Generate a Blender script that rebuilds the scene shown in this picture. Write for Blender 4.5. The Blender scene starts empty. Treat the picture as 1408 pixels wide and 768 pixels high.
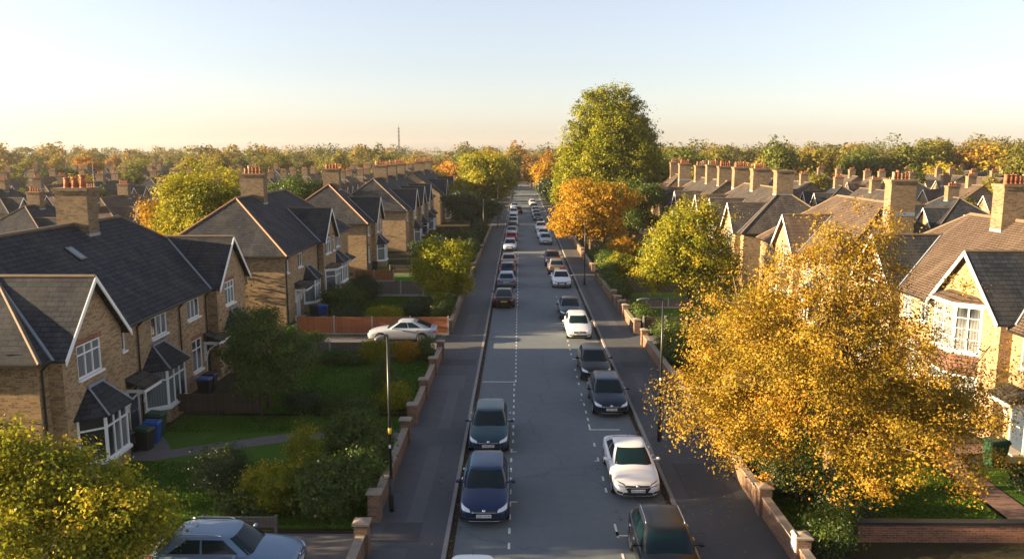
HAZE, SKY, SKY_DUST, SKY_SAT, SUN, EXPOSURE = .00011, .055, 1.0, .6, 5., 2.38
import bpy, bmesh, math, random
import numpy as np
from mathutils import Vector, Matrix
from mathutils.bvhtree import BVHTree
R = math.radians
scene = bpy.context.scene
COL = scene.collection

# ------------------------------------------------------------------ helpers
class MB:
    """collects shapes and links them as ONE mesh object"""
    def __init__(s, sx=1): s.v = []; s.f = []; s.m = []; s.sx = sx; s.cur = 0
    def add(s, vs, fs):
        n = len(s.v)
        s.v += [(p[0]*s.sx, p[1], p[2]) for p in vs]
        for f in fs:
            f = [i+n for i in f]
            s.f.append(f[::-1] if s.sx < 0 else f); s.m.append(s.cur)
    def poly(s, pts): s.add(pts, [list(range(len(pts)))])
    def box(s, x0, x1, y0, y1, z0, z1):
        x0, x1 = min(x0, x1), max(x0, x1); y0, y1 = min(y0, y1), max(y0, y1)
        s.add([(x0,y0,z0),(x1,y0,z0),(x1,y1,z0),(x0,y1,z0),(x0,y0,z1),(x1,y0,z1),(x1,y1,z1),(x0,y1,z1)],
              [[3,2,1,0],[4,5,6,7],[0,1,5,4],[1,2,6,5],[2,3,7,6],[3,0,4,7]])
    def obox(s, O, a, b, c, la, lb, lc):
        """box from corner O along unit axes a, b, c"""
        O = Vector(O); a = Vector(a)*la; b = Vector(b)*lb; c = Vector(c)*lc
        vs = [O, O+a, O+a+b, O+b, O+c, O+a+c, O+a+b+c, O+b+c]
        fs = [[3,2,1,0],[4,5,6,7],[0,1,5,4],[1,2,6,5],[2,3,7,6],[3,0,4,7]]
        if a.cross(b).dot(c) < 0: fs = [f[::-1] for f in fs]
        s.add([tuple(p) for p in vs], fs)
    def tube(s, p0, p1, r0, r1, n=8, cap=True):
        p0, p1 = Vector(p0), Vector(p1); d = (p1-p0).normalized()
        a = d.cross(Vector((0,0,1)) if abs(d.z) < .9 else Vector((1,0,0))).normalized(); b = d.cross(a)
        vs = []
        for p, r in ((p0, r0), (p1, r1)):
            for i in range(n):
                t = 2*math.pi*i/n
                vs.append(tuple(p + a*(r*math.cos(t)) + b*(r*math.sin(t))))
        fs = [[i, (i+1) % n, n+(i+1) % n, n+i] for i in range(n)]
        if cap: fs += [list(range(n))[::-1], list(range(n, 2*n))]
        s.add(vs, fs)
    def path(s, pts, rs, n=7):
        """smooth tapering tube along points"""
        pts = [Vector(p) for p in pts]; vs = []; k = len(pts); a = None
        for i, p in enumerate(pts):
            d = (pts[min(i+1, k-1)]-pts[max(i-1, 0)]).normalized()
            if a is None: a = d.cross(Vector((0,0,1)) if abs(d.z) < .9 else Vector((1,0,0))).normalized()
            a = (a - d*a.dot(d)).normalized(); b = d.cross(a)
            for j in range(n):
                t = 2*math.pi*j/n
                vs.append(tuple(p + a*(rs[i]*math.cos(t)) + b*(rs[i]*math.sin(t))))
        fs = [[i*n+j, i*n+(j+1) % n, (i+1)*n+(j+1) % n, (i+1)*n+j] for i in range(k-1) for j in range(n)]
        fs += [list(range(n))[::-1], list(range((k-1)*n, k*n))]
        s.add(vs, fs)
    def build(s, name, mat, parent=None, smooth=False, loc=None, bevel=0):
        me = bpy.data.meshes.new(name)
        me.from_pydata(s.v, [], s.f)
        mats = mat if isinstance(mat, (list, tuple)) else [mat]
        for m in mats: me.materials.append(m)
        if len(mats) > 1: me.polygons.foreach_set('material_index', s.m)
        if smooth: me.polygons.foreach_set('use_smooth', [True]*len(me.polygons))
        me.update()
        o = bpy.data.objects.new(name, me); COL.objects.link(o)
        if parent: o.parent = parent
        if loc: o.location = loc
        if bevel:
            b = o.modifiers.new('b', 'BEVEL'); b.width = bevel; b.segments = 2; b.limit_method = 'ANGLE'
        return o

def tag(o, label=None, cat=None, group=None, kind=None):
    if label: o['label'] = label
    if cat: o['category'] = cat
    if group: o['group'] = group
    if kind: o['kind'] = kind
    return o
def thing(name, loc=(0,0,0), rz=0, label=None, cat=None, group=None):
    o = bpy.data.objects.new(name, None); COL.objects.link(o); o.empty_display_size = .3
    o.location = loc; o.rotation_euler = (0,0,rz)
    return tag(o, label, cat, group)
def kids(o): return [c for c in bpy.data.objects if c.parent == o]
TREE_CACHE = {}
def tree_of(o):
    if o.name not in TREE_CACHE:
        by = {}
        for c in bpy.data.objects:
            if c.parent: by.setdefault(c.parent.name, []).append(c)
        def rec(x): return (x, [rec(c) for c in by.get(x.name, [])])
        TREE_CACHE[o.name] = rec(o)
    return TREE_CACHE[o.name]
def copy_thing(node, parent=None):
    """a thing with its parts and their sub-parts"""
    src, ch = node
    c = src.copy(); COL.objects.link(c)
    if parent: c.parent = parent
    sub = [copy_thing(n, c) for n in ch]
    return c if parent else (c, [s for s in sub])
ORD = ['first','second','third','fourth','fifth','sixth','seventh','eighth','ninth','tenth','eleventh','twelfth','thirteenth','fourteenth','fifteenth',
       'sixteenth','seventeenth','eighteenth','nineteenth']
def ordinal(n):
    if n <= 19: return ORD[n-1]
    T = {2:('twenty','twentieth'),3:('thirty','thirtieth'),4:('forty','fortieth'),5:('fifty','fiftieth'),6:('sixty','sixtieth'),7:('seventy','seventieth'),8:('eighty','eightieth')}[n//10]
    return T[1] if n % 10 == 0 else T[0]+'-'+ORD[n % 10-1]

# ------------------------------------------------------------------ materials
class NT:
    def __init__(s, name):
        s.m = bpy.data.materials.new(name); s.m.use_nodes = True
        s.t = s.m.node_tree; s.t.nodes.clear()
        s.out = s.t.nodes.new('ShaderNodeOutputMaterial')
    def n(s, typ, **kw):
        o = s.t.nodes.new('ShaderNode'+typ)
        for k, v in kw.items():
            if k in o.inputs: s.set(o.inputs[k], v)
            else: setattr(o, k, v)
        return o
    def set(s, inp, v):
        if isinstance(v, bpy.types.NodeSocket): s.t.links.new(v, inp)
        else: inp.default_value = v
    def math(s, op, a, b=None, c=None):
        o = s.t.nodes.new('ShaderNodeMath'); o.operation = op
        s.set(o.inputs[0], a)
        if b is not None: s.set(o.inputs[1], b)
        if c is not None: s.set(o.inputs[2], c)
        return o.outputs[0]
    def mix(s, f, a, b, mode='MIX'):
        o = s.t.nodes.new('ShaderNodeMix'); o.data_type = 'RGBA'; o.blend_type = mode
        s.set(o.inputs[0], f)
        s.set(o.inputs[6], a if isinstance(a, bpy.types.NodeSocket) else (*a, 1)[:4])
        s.set(o.inputs[7], b if isinstance(b, bpy.types.NodeSocket) else (*b, 1)[:4])
        return o.outputs[2]
    def ramp(s, f, stops, interp='LINEAR'):
        o = s.t.nodes.new('ShaderNodeValToRGB'); s.set(o.inputs[0], f); cr = o.color_ramp; cr.interpolation = interp
        while len(cr.elements) < len(stops): cr.elements.new(.5)
        for e, (p, c) in zip(cr.elements, stops):
            e.position = p; e.color = (*c, 1)[:4] if hasattr(c, '__len__') else (c, c, c, 1)
        return o.outputs[0]
    def pos(s): return s.n('NewGeometry').outputs['Position']
    def noise(s, vec, scale, detail=3, rough=.55):
        o = s.n('TexNoise', Scale=scale, Detail=detail, Roughness=rough); s.set(o.inputs['Vector'], vec)
        return o.outputs[0]
    def scaled(s, vec, sc):
        o = s.n('VectorMath', operation='MULTIPLY'); s.set(o.inputs[0], vec); o.inputs[1].default_value = sc
        return o.outputs[0]
    def pbr(s, col, rough=.8, bump=None, bstr=.3, bdist=.02, **kw):
        p = s.n('BsdfPrincipled')
        s.set(p.inputs['Base Color'], col if isinstance(col, bpy.types.NodeSocket) else (*col, 1)[:4])
        s.set(p.inputs['Roughness'], rough)
        for k, v in kw.items(): s.set(p.inputs[k.replace('_', ' ')], v)
        if bump is not None:
            b = s.n('Bump', Strength=bstr, Distance=bdist); s.set(b.inputs['Height'], bump)
            s.t.links.new(b.outputs[0], p.inputs['Normal'])
        s.t.links.new(p.outputs[0], s.out.inputs[0])
        return s.m
    def facade_uv(s):
        """coordinates along a face: the horizontal run and the height"""
        g = s.n('NewGeometry')
        sp = s.n('SeparateXYZ'); s.set(sp.inputs[0], g.outputs['Position'])
        sn = s.n('SeparateXYZ'); s.set(sn.inputs[0], g.outputs['True Normal'])
        f = s.math('GREATER_THAN', s.math('ABSOLUTE', sn.outputs[0]), s.math('ABSOLUTE', sn.outputs[1]))
        u = s.math('ADD', s.math('MULTIPLY', f, sp.outputs[1]), s.math('MULTIPLY', s.math('SUBTRACT', 1., f), sp.outputs[0]))
        c = s.n('CombineXYZ'); s.set(c.inputs[0], u); s.set(c.inputs[1], sp.outputs[2])
        return c.outputs[0], g.outputs['Position']

def plain(name, col, rough=.6, var=.12, scale=6, **kw):
    t = NT(name); n = t.noise(t.pos(), scale, 4)
    c = t.mix(n, tuple(x*(1-var) for x in col), tuple(min(1, x*(1+var)) for x in col))
    return t.pbr(c, rough, **kw)

def brick_mat(name, c1, c2, mortar, dark=(.085,.055,.03), w=.235, h=.08):
    t = NT(name); uv, pos = t.facade_uv()
    b = t.n('TexBrick', offset=.5, squash=1)
    t.set(b.inputs['Vector'], uv)
    for k, v in (('Color1',(*c1,1)),('Color2',(*c2,1)),('Mortar',(*mortar,1)),('Scale',1.),('Mortar Size',.007),('Mortar Smooth',.3),('Bias',-.1),('Brick Width',w),('Row Height',h)):
        b.inputs[k].default_value = v
    # single burnt bricks
    vn = t.n('TexWhiteNoise', noise_dimensions='2D')
    sp = t.n('SeparateXYZ'); t.set(sp.inputs[0], uv)
    cc = t.n('CombineXYZ'); row = t.math('FLOOR', t.math('DIVIDE', sp.outputs[1], h))
    t.set(cc.inputs[0], t.math('FLOOR', t.math('ADD', t.math('DIVIDE', sp.outputs[0], w), t.math('MULTIPLY', row, .5)))); t.set(cc.inputs[1], row)
    t.set(vn.inputs['Vector'], cc.outputs[0])
    burnt = t.math('MULTIPLY', t.math('GREATER_THAN', vn.outputs[0], .76), t.math('SUBTRACT', 1., b.outputs['Fac']))
    c = t.mix(t.math('MULTIPLY', burnt, .5), b.outputs['Color'], dark)
    n1 = t.noise(pos, .55, 5, .6)
    c = t.mix(t.ramp(n1, [(.45, 0.), (.75, .4)]), c, dark)
    n2 = t.noise(pos, 9, 3)
    c = t.mix(.35, c, t.ramp(n2, [(.3, .25), (.7, .75)]), 'SOFT_LIGHT')
    return t.pbr(c, .9, bump=t.math('SUBTRACT', 1., b.outputs['Fac']), bstr=.5, bdist=.01, Specular_IOR_Level=.2)

def tile_mat(name, c1, c2, lichen, w=.36, h=.165, lich=.55):
    t = NT(name); uv, pos = t.facade_uv()
    b = t.n('TexBrick', offset=.5)
    t.set(b.inputs['Vector'], uv)
    for k, v in (('Color1',(*c1,1)),('Color2',(*c2,1)),('Mortar',(.010,.010,.011,1)),('Scale',1.),('Mortar Size',.014),('Mortar Smooth',.2),('Bias',0.),('Brick Width',w),('Row Height',h)):
        b.inputs[k].default_value = v
    n1 = t.noise(t.scaled(pos, (.5,.5,.12)), 1.3, 6, .65)
    c = t.mix(t.ramp(n1, [(.45, 0.), (.75, lich)]), b.outputs['Color'], lichen)
    # pale wash running down the slope
    n3 = t.noise(t.scaled(uv, (1., .12, 1.)), 1.7, 5, .7)
    c = t.mix(t.ramp(n3, [(.5, 0.), (.8, .45)]), c, tuple(min(1, x*2.+.012) for x in c2))
    n2 = t.noise(pos, 14, 2)
    c = t.mix(.4, c, t.ramp(n2, [(.3, .25), (.7, .75)]), 'SOFT_LIGHT')
    sp = t.n('SeparateXYZ'); t.set(sp.inputs[0], uv)
    saw = t.math('FRACT', t.math('DIVIDE', sp.outputs[1], h))
    hgt = t.math('ADD', t.math('MULTIPLY', saw, -.7), t.math('MULTIPLY', b.outputs['Fac'], -.6))
    return t.pbr(c, .8, bump=hgt, bstr=.9, bdist=.05, Specular_IOR_Level=.14)

M = {}
M['stock'] = brick_mat('stock_brick', (.40,.27,.14), (.28,.178,.094), (.33,.27,.19))
M['stock_far'] = brick_mat('stock_brick_far', (.32,.20,.10), (.22,.13,.068), (.27,.22,.16))
M['stack'] = brick_mat('stack_brick', (.25,.17,.09), (.17,.115,.065), (.20,.17,.13), dark=(.05,.04,.03))
M['red_brick'] = brick_mat('red_brick', (.30,.115,.06), (.20,.075,.045), (.25,.21,.17))
M['wall_brick'] = brick_mat('wall_brick', (.24,.125,.075), (.17,.095,.06), (.22,.19,.15), dark=(.07,.06,.04))
M['slate'] = tile_mat('slate_tiles', (.017,.022,.031), (.032,.038,.048), (.075,.072,.056))
M['slate_b'] = tile_mat('slate_tiles_weathered', (.040,.036,.035), (.070,.062,.057), (.12,.10,.07))
M['tile_brown'] = tile_mat('clay_tiles_brown', (.108,.076,.055), (.138,.098,.070), (.15,.115,.08), w=.26, h=.10)
M['tile_red'] = tile_mat('clay_tiles_red', (.13,.07,.05), (.16,.085,.06), (.13,.11,.08))
M['ridge'] = plain('ridge_tile', (.30,.15,.075), .8, .3, 3)
M['ridge_dark'] = plain('ridge_tile_dark', (.13,.095,.06), .85, .35, 3)
M['lead'] = plain('lead_flashing', (.22,.25,.28), .5, .2, 3)
M['pot'] = plain('terracotta_pot', (.34,.115,.05), .8, .25, 5)
M['pot_buff'] = plain('buff_pot', (.40,.27,.15), .8, .25, 5)
M['white'] = plain('white_joinery', (.78,.77,.74), .45, .05, 3)
M['gutter'] = plain('black_gutter', (.018,.017,.016), .4, .2)
M['door_dark'] = plain('dark_door', (.03,.045,.07), .35, .2)
M['door_white'] = plain('pale_door', (.6,.6,.58), .4, .05)
M['concrete'] = plain('concrete', (.30,.28,.25), .9, .25, 4)
M['stone'] = plain('stone_coping', (.26,.21,.16), .9, .3, 5)
M['lamp'] = plain('lamp_black', (.014,.016,.015), .4, .2)
M['lamp_head'] = plain('lamp_head_grey', (.10,.105,.10), .4, .1)
M['steel'] = plain('galvanised_steel', (.35,.36,.36), .4, .1)
M['bin_green'] = plain('bin_green', (.012,.05,.022), .5, .2)
M['bin_dark'] = plain('bin_dark', (.012,.016,.018), .5, .2)
M['bin_blue'] = plain('bin_blue', (.012,.07,.28), .45, .15)
M['yellow'] = plain('yellow_label', (.75,.5,.04), .5, .05)
M['paint'] = plain('road_paint', (.62,.62,.58), .8, .25, 8)
M['sign_white'] = plain('sign_white', (.72,.72,.70), .5, .05)
M['sign_ink'] = plain('sign_ink', (.16,.17,.2), .5, .05)

def pane_mat():
    t = NT('window_pane'); uv, pos = t.facade_uv()
    big = t.noise(t.scaled(pos, (.45,.45,.3)), 1., 1)
    folds = t.n('TexWave', wave_type='BANDS', bands_direction='X', Scale=3.4, Distortion=1.6, Detail=2.)
    t.set(folds.inputs['Vector'], uv)
    cur = t.mix(folds.outputs[1], (.13,.145,.15), (.24,.255,.26))
    c = t.mix(t.ramp(big, [(.42, 0.), (.52, .85)]), (.02,.025,.03), cur)
    return t.pbr(c, .06, Specular_IOR_Level=.6)
M['pane'] = pane_mat()

def timber(name, c1, c2, bw=.12):
    t = NT(name); uv, pos = t.facade_uv()
    sp = t.n('SeparateXYZ'); t.set(sp.inputs[0], uv)
    q = t.math('DIVIDE', sp.outputs[0], bw)
    wn = t.n('TexWhiteNoise', noise_dimensions='1D'); t.set(wn.inputs['W'], t.math('FLOOR', q))
    gap = t.math('LESS_THAN', t.math('FRACT', q), .09)
    c = t.mix(wn.outputs[0], c1, c2)
    c = t.mix(t.math('MULTIPLY', t.noise(t.scaled(uv, (9, .7, 1)), 3, 4), .6), c, tuple(x*.5 for x in c1))
    c = t.mix(gap, c, tuple(x*.2 for x in c1))
    return t.pbr(c, .85, bump=t.math('SUBTRACT', 1., gap), bstr=.6, bdist=.015)
M['fence_orange'] = timber('cedar_fence', (.36,.12,.045), (.44,.16,.06))
M['fence_grey'] = timber('weathered_fence', (.15,.13,.11), (.20,.175,.15))
M['fence_dark'] = timber('dark_fence', (.075,.05,.033), (.10,.07,.045))

def asphalt(name, c, patch=.35, crack=True):
    t = NT(name); pos = t.pos()
    fine = t.noise(pos, 55, 2, .7); mid = t.noise(pos, 2.2, 5, .65); big = t.noise(t.scaled(pos, (.55,.05,1)), 1., 4, .6)
    col = t.mix(big, tuple(x*(1-patch) for x in c), tuple(x*(1+patch) for x in c))
    col = t.mix(.45, col, t.ramp(mid, [(.25, .3), (.75, .72)]), 'SOFT_LIGHT')
    col = t.mix(t.ramp(fine, [(.3, 0.), (.75, .5)]), col, tuple(x*2.2 for x in c))
    if crack:
        v = t.n('TexVoronoi', feature='DISTANCE_TO_EDGE', Scale=.16); w = t.n('VectorMath', operation='ADD')
        nn = t.n('TexNoise', Scale=.8, Detail=4.); t.set(nn.inputs['Vector'], pos)
        t.set(w.inputs[0], pos); t.set(w.inputs[1], nn.outputs[1]); t.set(v.inputs['Vector'], w.outputs[0])
        col = t.mix(t.ramp(v.outputs[0], [(.0, .3), (.005, 0.)]), col, (.02,.02,.021))
    return t.pbr(col, .85, bump=fine, bstr=.35, bdist=.01, Specular_IOR_Level=.3)
M['road'] = asphalt('road_asphalt', (.098,.116,.126), .2)
M['pave'] = asphalt('pavement_asphalt', (.056,.060,.064))
M['pave_pale'] = asphalt('pavement_repair_pale', (.072,.075,.079), .2, False)
M['pave_dark'] = asphalt('pavement_repair_dark', (.042,.044,.047), .2, False)
M['drive'] = asphalt('drive_asphalt', (.10,.092,.085), .3)
M['kerb'] = plain('granite_kerb', (.22,.21,.20), .85, .3, 2.5)

def grass_mat(name, c1, c2, c3):
    t = NT(name); pos = t.pos()
    n = t.noise(pos, .6, 5, .6); f = t.noise(pos, 24, 3, .7)
    c = t.mix(t.ramp(n, [(.3, 0.), (.7, 1.)]), c1, c2)
    c = t.mix(t.ramp(f, [(.35, .0), (.7, .8)]), c, c3)
    return t.pbr(c, .95, bump=f, bstr=.8, bdist=.05, Specular_IOR_Level=.1)
M['lawn'] = grass_mat('lawn_grass', (.055,.13,.014), (.085,.165,.02), (.045,.09,.012))
M['soil'] = grass_mat('garden_soil', (.045,.036,.024), (.055,.055,.022), (.03,.026,.018))
M['ground'] = grass_mat('ground_cover', (.05,.06,.02), (.09,.08,.035), (.04,.045,.018))
M['bark'] = plain('bark', (.075,.058,.042), .95, .4, 5)

def leaf_mat(name, stops=None, trans=.38, gloss=.012):
    t = NT(name)
    a = t.n('Attribute', attribute_name='tint')
    if stops: col = t.ramp(a.outputs['Fac'], stops)
    else:
        oi = t.n('ObjectInfo')
        hs = t.n('HueSaturation'); t.set(hs.inputs['Color'], oi.outputs['Color'])
        t.set(hs.inputs['Hue'], t.math('ADD', .485, t.math('MULTIPLY', a.outputs['Fac'], .03)))
        t.set(hs.inputs['Value'], t.math('ADD', .6, t.math('MULTIPLY', a.outputs['Fac'], .8)))
        col = hs.outputs[0]
    d = t.n('BsdfDiffuse'); t.set(d.inputs[0], col)
    tr = t.n('BsdfTranslucent'); t.set(tr.inputs[0], col)
    mx = t.n('MixShader'); mx.inputs[0].default_value = trans
    t.t.links.new(d.outputs[0], mx.inputs[1]); t.t.links.new(tr.outputs[0], mx.inputs[2])
    g = t.n('BsdfGlossy', Roughness=.45); g.inputs[0].default_value = (.6,.6,.6,1)
    m2 = t.n('MixShader'); m2.inputs[0].default_value = gloss
    t.t.links.new(mx.outputs[0], m2.inputs[1]); t.t.links.new(g.outputs[0], m2.inputs[2])
    t.t.links.new(m2.outputs[0], t.out.inputs[0])
    return t.m
LEAF = leaf_mat('leaves')
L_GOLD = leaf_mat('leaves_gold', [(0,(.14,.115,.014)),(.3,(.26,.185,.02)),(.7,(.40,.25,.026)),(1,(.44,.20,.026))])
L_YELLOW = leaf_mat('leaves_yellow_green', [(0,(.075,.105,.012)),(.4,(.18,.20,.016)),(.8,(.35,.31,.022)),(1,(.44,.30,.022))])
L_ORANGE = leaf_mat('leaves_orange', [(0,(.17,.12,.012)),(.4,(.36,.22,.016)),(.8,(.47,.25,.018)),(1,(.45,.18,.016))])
L_GREEN = leaf_mat('leaves_green', [(0,(.026,.056,.009)),(.5,(.060,.105,.014)),(1,(.15,.185,.018))], gloss=.035)
L_DARK = leaf_mat('leaves_dark', [(0,(.014,.030,.009)),(.5,(.028,.056,.012)),(1,(.065,.095,.018))], gloss=.045)
L_POPLAR = leaf_mat('leaves_lime', [(0,(.09,.115,.010)),(.5,(.21,.225,.014)),(1,(.37,.32,.018))])
M['bark_pale'] = plain('bark_pale', (.20,.155,.10), .9, .35, 5)
# ------------------------------------------------------------------ foliage
def leaf_mesh(name, P, N, size, tint, mats, rng, aspect=.62):
    """P leaf centres, N leaf normals -> one mesh of small folded kites"""
    n = len(P)
    N = N/np.maximum(np.linalg.norm(N, axis=1, keepdims=True), 1e-6)
    ref = rng.normal(size=(n, 3)); A = np.cross(N, ref); A /= np.maximum(np.linalg.norm(A, axis=1, keepdims=True), 1e-6)
    B = np.cross(N, A); s = size*(.5+1.0*rng.random((n, 1))**1.3)
    A = A*s*.5; B = B*s*.5*aspect; F = N*s*.10
    V = np.empty((n, 4, 3)); V[:,0] = P-A; V[:,1] = P+B+A*.1+F; V[:,2] = P+A; V[:,3] = P-B+A*.1+F
    me = bpy.data.meshes.new(name)
    me.vertices.add(4*n); me.loops.add(4*n); me.polygons.add(n)
    me.vertices.foreach_set('co', V.reshape(-1).astype(np.float32))
    me.loops.foreach_set('vertex_index', np.arange(4*n, dtype=np.int32))
    me.polygons.foreach_set('loop_start', np.arange(0, 4*n, 4, dtype=np.int32))
    at = me.attributes.new('tint', 'FLOAT', 'FACE'); at.data.foreach_set('value', np.clip(tint, 0, 1).astype(np.float32))
    for m in mats: me.materials.append(m)
    me.update(calc_edges=True)
    return me
def foliage(blobs, nclump, per, leaf, cr, seed, shell=.5, zmin=.1, up=.45, warm=0., rag=.16):
    """leaf clumps spread through the blobs' volumes -> centres, normals, tints, clump centres"""
    rng = np.random.default_rng(seed)
    B = np.array(blobs, float); C, Rr = B[:,:3], B[:,3:6]
    w = (Rr.prod(axis=1))**(2/3); w /= w.sum()
    k = rng.choice(len(B), nclump, p=w)
    d = rng.normal(size=(nclump, 3)); d /= np.linalg.norm(d, axis=1, keepdims=True)
    f = shell+(1-shell)*rng.random((nclump, 1))**.6
    f *= 1+rag*rng.normal(size=(nclump, 1))*(f > .8)
    cc = C[k]+Rr[k]*d*f
    cc[:,2] = np.maximum(cc[:,2], zmin)
    ct = rng.random(nclump)
    csz = cr*(.6+.8*rng.random((nclump, 1)))
    q = rng.normal(size=(nclump, per, 3))*np.array([1,1,.62])
    P = cc[:,None,:]+q*csz[:,None,:]
    Nn = .55*rng.normal(size=P.shape)+.45*q+.55*d[:,None,:]+np.array([0,0,up])
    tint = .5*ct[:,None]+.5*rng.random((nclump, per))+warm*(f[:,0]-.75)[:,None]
    P = P.reshape(-1,3); P[:,2] = np.maximum(P[:,2], .03)
    return P, Nn.reshape(-1,3), tint.reshape(-1), cc, rng
def shrub(label, x, y, rx, ry, h, mat, n=None, leaf=.085, seed=None, cat='shrub', name='shrub', group=None, color=None, blobs=None, cr=.16):
    seed = seed if seed is not None else int(abs(x*131+y*57)*10) % 99991
    rr = random.Random(seed)
    if blobs is None:
        blobs = [(0,0,h*.48,rx*.86,ry*.86,h*.46)]
        for i in range(5):
            a = rr.uniform(0, 6.28); q = rr.uniform(.3,.62)
            blobs.append((rx*q*math.cos(a), ry*q*math.sin(a), h*rr.uniform(.3,.68), rx*rr.uniform(.35,.5), ry*rr.uniform(.35,.5), h*rr.uniform(.22,.36)))
    vol = rx*ry*h; per = 26
    nc = n or int(min(900, max(60, 240*vol**.67)))
    P, Nn, ti, cc, rng = foliage(blobs, nc, per, leaf, cr, seed, shell=.62, zmin=.08)
    o = bpy.data.objects.new(name, leaf_mesh(name, P, Nn, leaf, ti, [mat], rng)); COL.objects.link(o)
    o.location = (x, y, 0)
    if color: o.color = (*color, 1)
    # a few woody stems
    return tag(o, label, cat, group)
def trunk_mesh(root, blobs, h0, r0, cc, seed, limbs=9, twigs=40, n=8, lean=(0,0), bark='bark', twig=.012):
    rr = random.Random(seed); b = MB()
    top = max(q[2] for q in blobs)
    fork = Vector((lean[0]*.5, lean[1]*.5, h0))
    b.path([(0,0,-.1), (lean[0]*.1+.03, lean[1]*.1, h0*.35), tuple(fork), (lean[0]+.05, lean[1], h0+(top-h0)*.55), (lean[0], lean[1]+.1, top)],
           [r0*1.35, r0*1.02, r0*.86, r0*.45, r0*.12], n)
    ends = []
    for i in range(limbs):
        q = blobs[i % len(blobs)]
        e = Vector((q[0]+rr.uniform(-.6,.6)*q[3], q[1]+rr.uniform(-.6,.6)*q[4], q[2]+rr.uniform(-.2,.5)*q[5]))
        s = fork.lerp(Vector((lean[0], lean[1], top)), rr.uniform(0,.45)); m = s.lerp(e, .5)+Vector((0,0,rr.uniform(-.1,.5)))
        r = r0*rr.uniform(.3,.48)
        b.path([s, m, e], [r, r*.62, r*.2], 6); ends.append((m, e, r*.4))
    if len(cc):
        for i in range(twigs):
            c = Vector(cc[rr.randrange(len(cc))]); m, e, r = min(ends, key=lambda t: (t[1]-c).length)
            s = m.lerp(e, rr.uniform(.2, 1.))
            b.path([s, s.lerp(c, .55)+Vector((0,0,.1)), c], [r*.6, r*.35, twig], 5)
    return b.build('trunk', M[bark], root, True)
def tree(label, x, y, blobs, mat, nclump, per, leaf, cr, seed, h0, r0, cat='tree', group=None, name='tree', shell=.5, up=.45, limbs=9, twigs=40, lean=(0,0), color=None, warm=0., rz=0, rag=.16, bark='bark', twig=.012):
    root = thing(name, (x, y, 0), rz, label, cat, group)
    P, Nn, ti, cc, rng = foliage(blobs, nclump, per, leaf, cr, seed, shell, h0*.5, up, warm, rag)
    o = bpy.data.objects.new('crown', leaf_mesh('crown', P, Nn, leaf, ti, [mat], rng)); COL.objects.link(o); o.parent = root
    if color: o.color = (*color, 1)
    trunk_mesh(root, blobs, h0, r0, cc, seed, limbs, twigs, lean=lean, bark=bark, twig=twig)
    return root
def round_blobs(seed, rx, ry, z0, z1, k=9, taper=.0, sub=.5):
    """a big uneven crown: one core and k lobes around it"""
    rr = random.Random(seed); zc = (z0+z1)/2; rz = (z1-z0)/2
    out = [(0,0,zc,rx*.72,ry*.72,rz*.8)]
    for i in range(k):
        a = i*2.399+rr.uniform(-.3,.3); t = rr.uniform(-.62,.72); q = math.sqrt(max(.08, 1-t*t))*(1-taper*max(0, t))*rr.uniform(.55,.74)
        s = rr.uniform(.30,.46)
        out.append((rx*q*math.cos(a), ry*q*math.sin(a), zc+rz*t, rx*s, ry*s, rz*s*rr.uniform(.7,1.)))
    return out

# ------------------------------------------------------------------ houses
def facade(b, xp, y0, y1, z0, z1, openings, recess=.11, flip=1):
    """wall face in the plane x = xp with real openings and their reveals"""
    ys = sorted({y0, y1, *[o[0] for o in openings], *[o[1] for o in openings]})
    zs = sorted({z0, z1, *[o[2] for o in openings], *[o[3] for o in openings]})
    for i in range(len(ys)-1):
        for j in range(len(zs)-1):
            cy, cz = (ys[i]+ys[i+1])/2, (zs[j]+zs[j+1])/2
            if any(o[0] < cy < o[1] and o[2] < cz < o[3] for o in openings): continue
            b.poly([(xp,ys[i],zs[j]),(xp,ys[i+1],zs[j]),(xp,ys[i+1],zs[j+1]),(xp,ys[i],zs[j+1])])
    r = recess
    for (a, c, d, e) in openings:
        b.poly([(xp,a,d),(xp,a,e),(xp-r,a,e),(xp-r,a,d)]); b.poly([(xp,c,d),(xp-r,c,d),(xp-r,c,e),(xp,c,e)])
        b.poly([(xp,a,d),(xp-r,a,d),(xp-r,c,d),(xp,c,d)]); b.poly([(xp,a,e),(xp,c,e),(xp-r,c,e),(xp-r,a,e)])
def frame_bars(bf, bp, O, t, n, w, h, cols, transom=.3, bar=.06, depth=.07, rows=None, thin=.035):
    """white bars and one pane in the plane at O spanned by t (sideways) and z, n = outwards"""
    Z = (0,0,1); O = Vector(O); t = Vector(t); n = Vector(n)
    def H(u0, z, lw, hh): bf.obox(O+t*u0+Vector((0,0,z)), t, n, Z, lw, depth, hh)
    H(0, 0, w, bar); H(0, h-bar, w, bar); H(0, bar, bar, h-2*bar); H(w-bar, bar, bar, h-2*bar)
    zi = h*(1-transom) if transom else None
    inner = w-2*bar
    for c in range(1, cols):
        u = bar+inner*c/cols-bar*.4
        if zi: H(u, bar, bar*.8, zi-bar); H(u, zi+bar*.8, bar*.8, h-bar-zi-bar*.8)
        else: H(u, bar, bar*.8, h-2*bar)
    if zi: H(bar, zi, inner, bar*.8)
    d2 = depth*.6
    if rows:
        for r in range(1, rows):
            z = bar+(h-2*bar)*r/rows
            bf.obox(O+t*bar+Vector((0,0,z))+n*.004, t, n, Z, inner, d2, thin)
    P = [O+t*bar*.5+n*.02, O+t*(w-bar*.5)+n*.02]
    bp.poly([tuple(P[0]+Vector((0,0,bar*.5))), tuple(P[1]+Vector((0,0,bar*.5))), tuple(P[1]+Vector((0,0,h-bar*.5))), tuple(P[0]+Vector((0,0,h-bar*.5)))])
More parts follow.
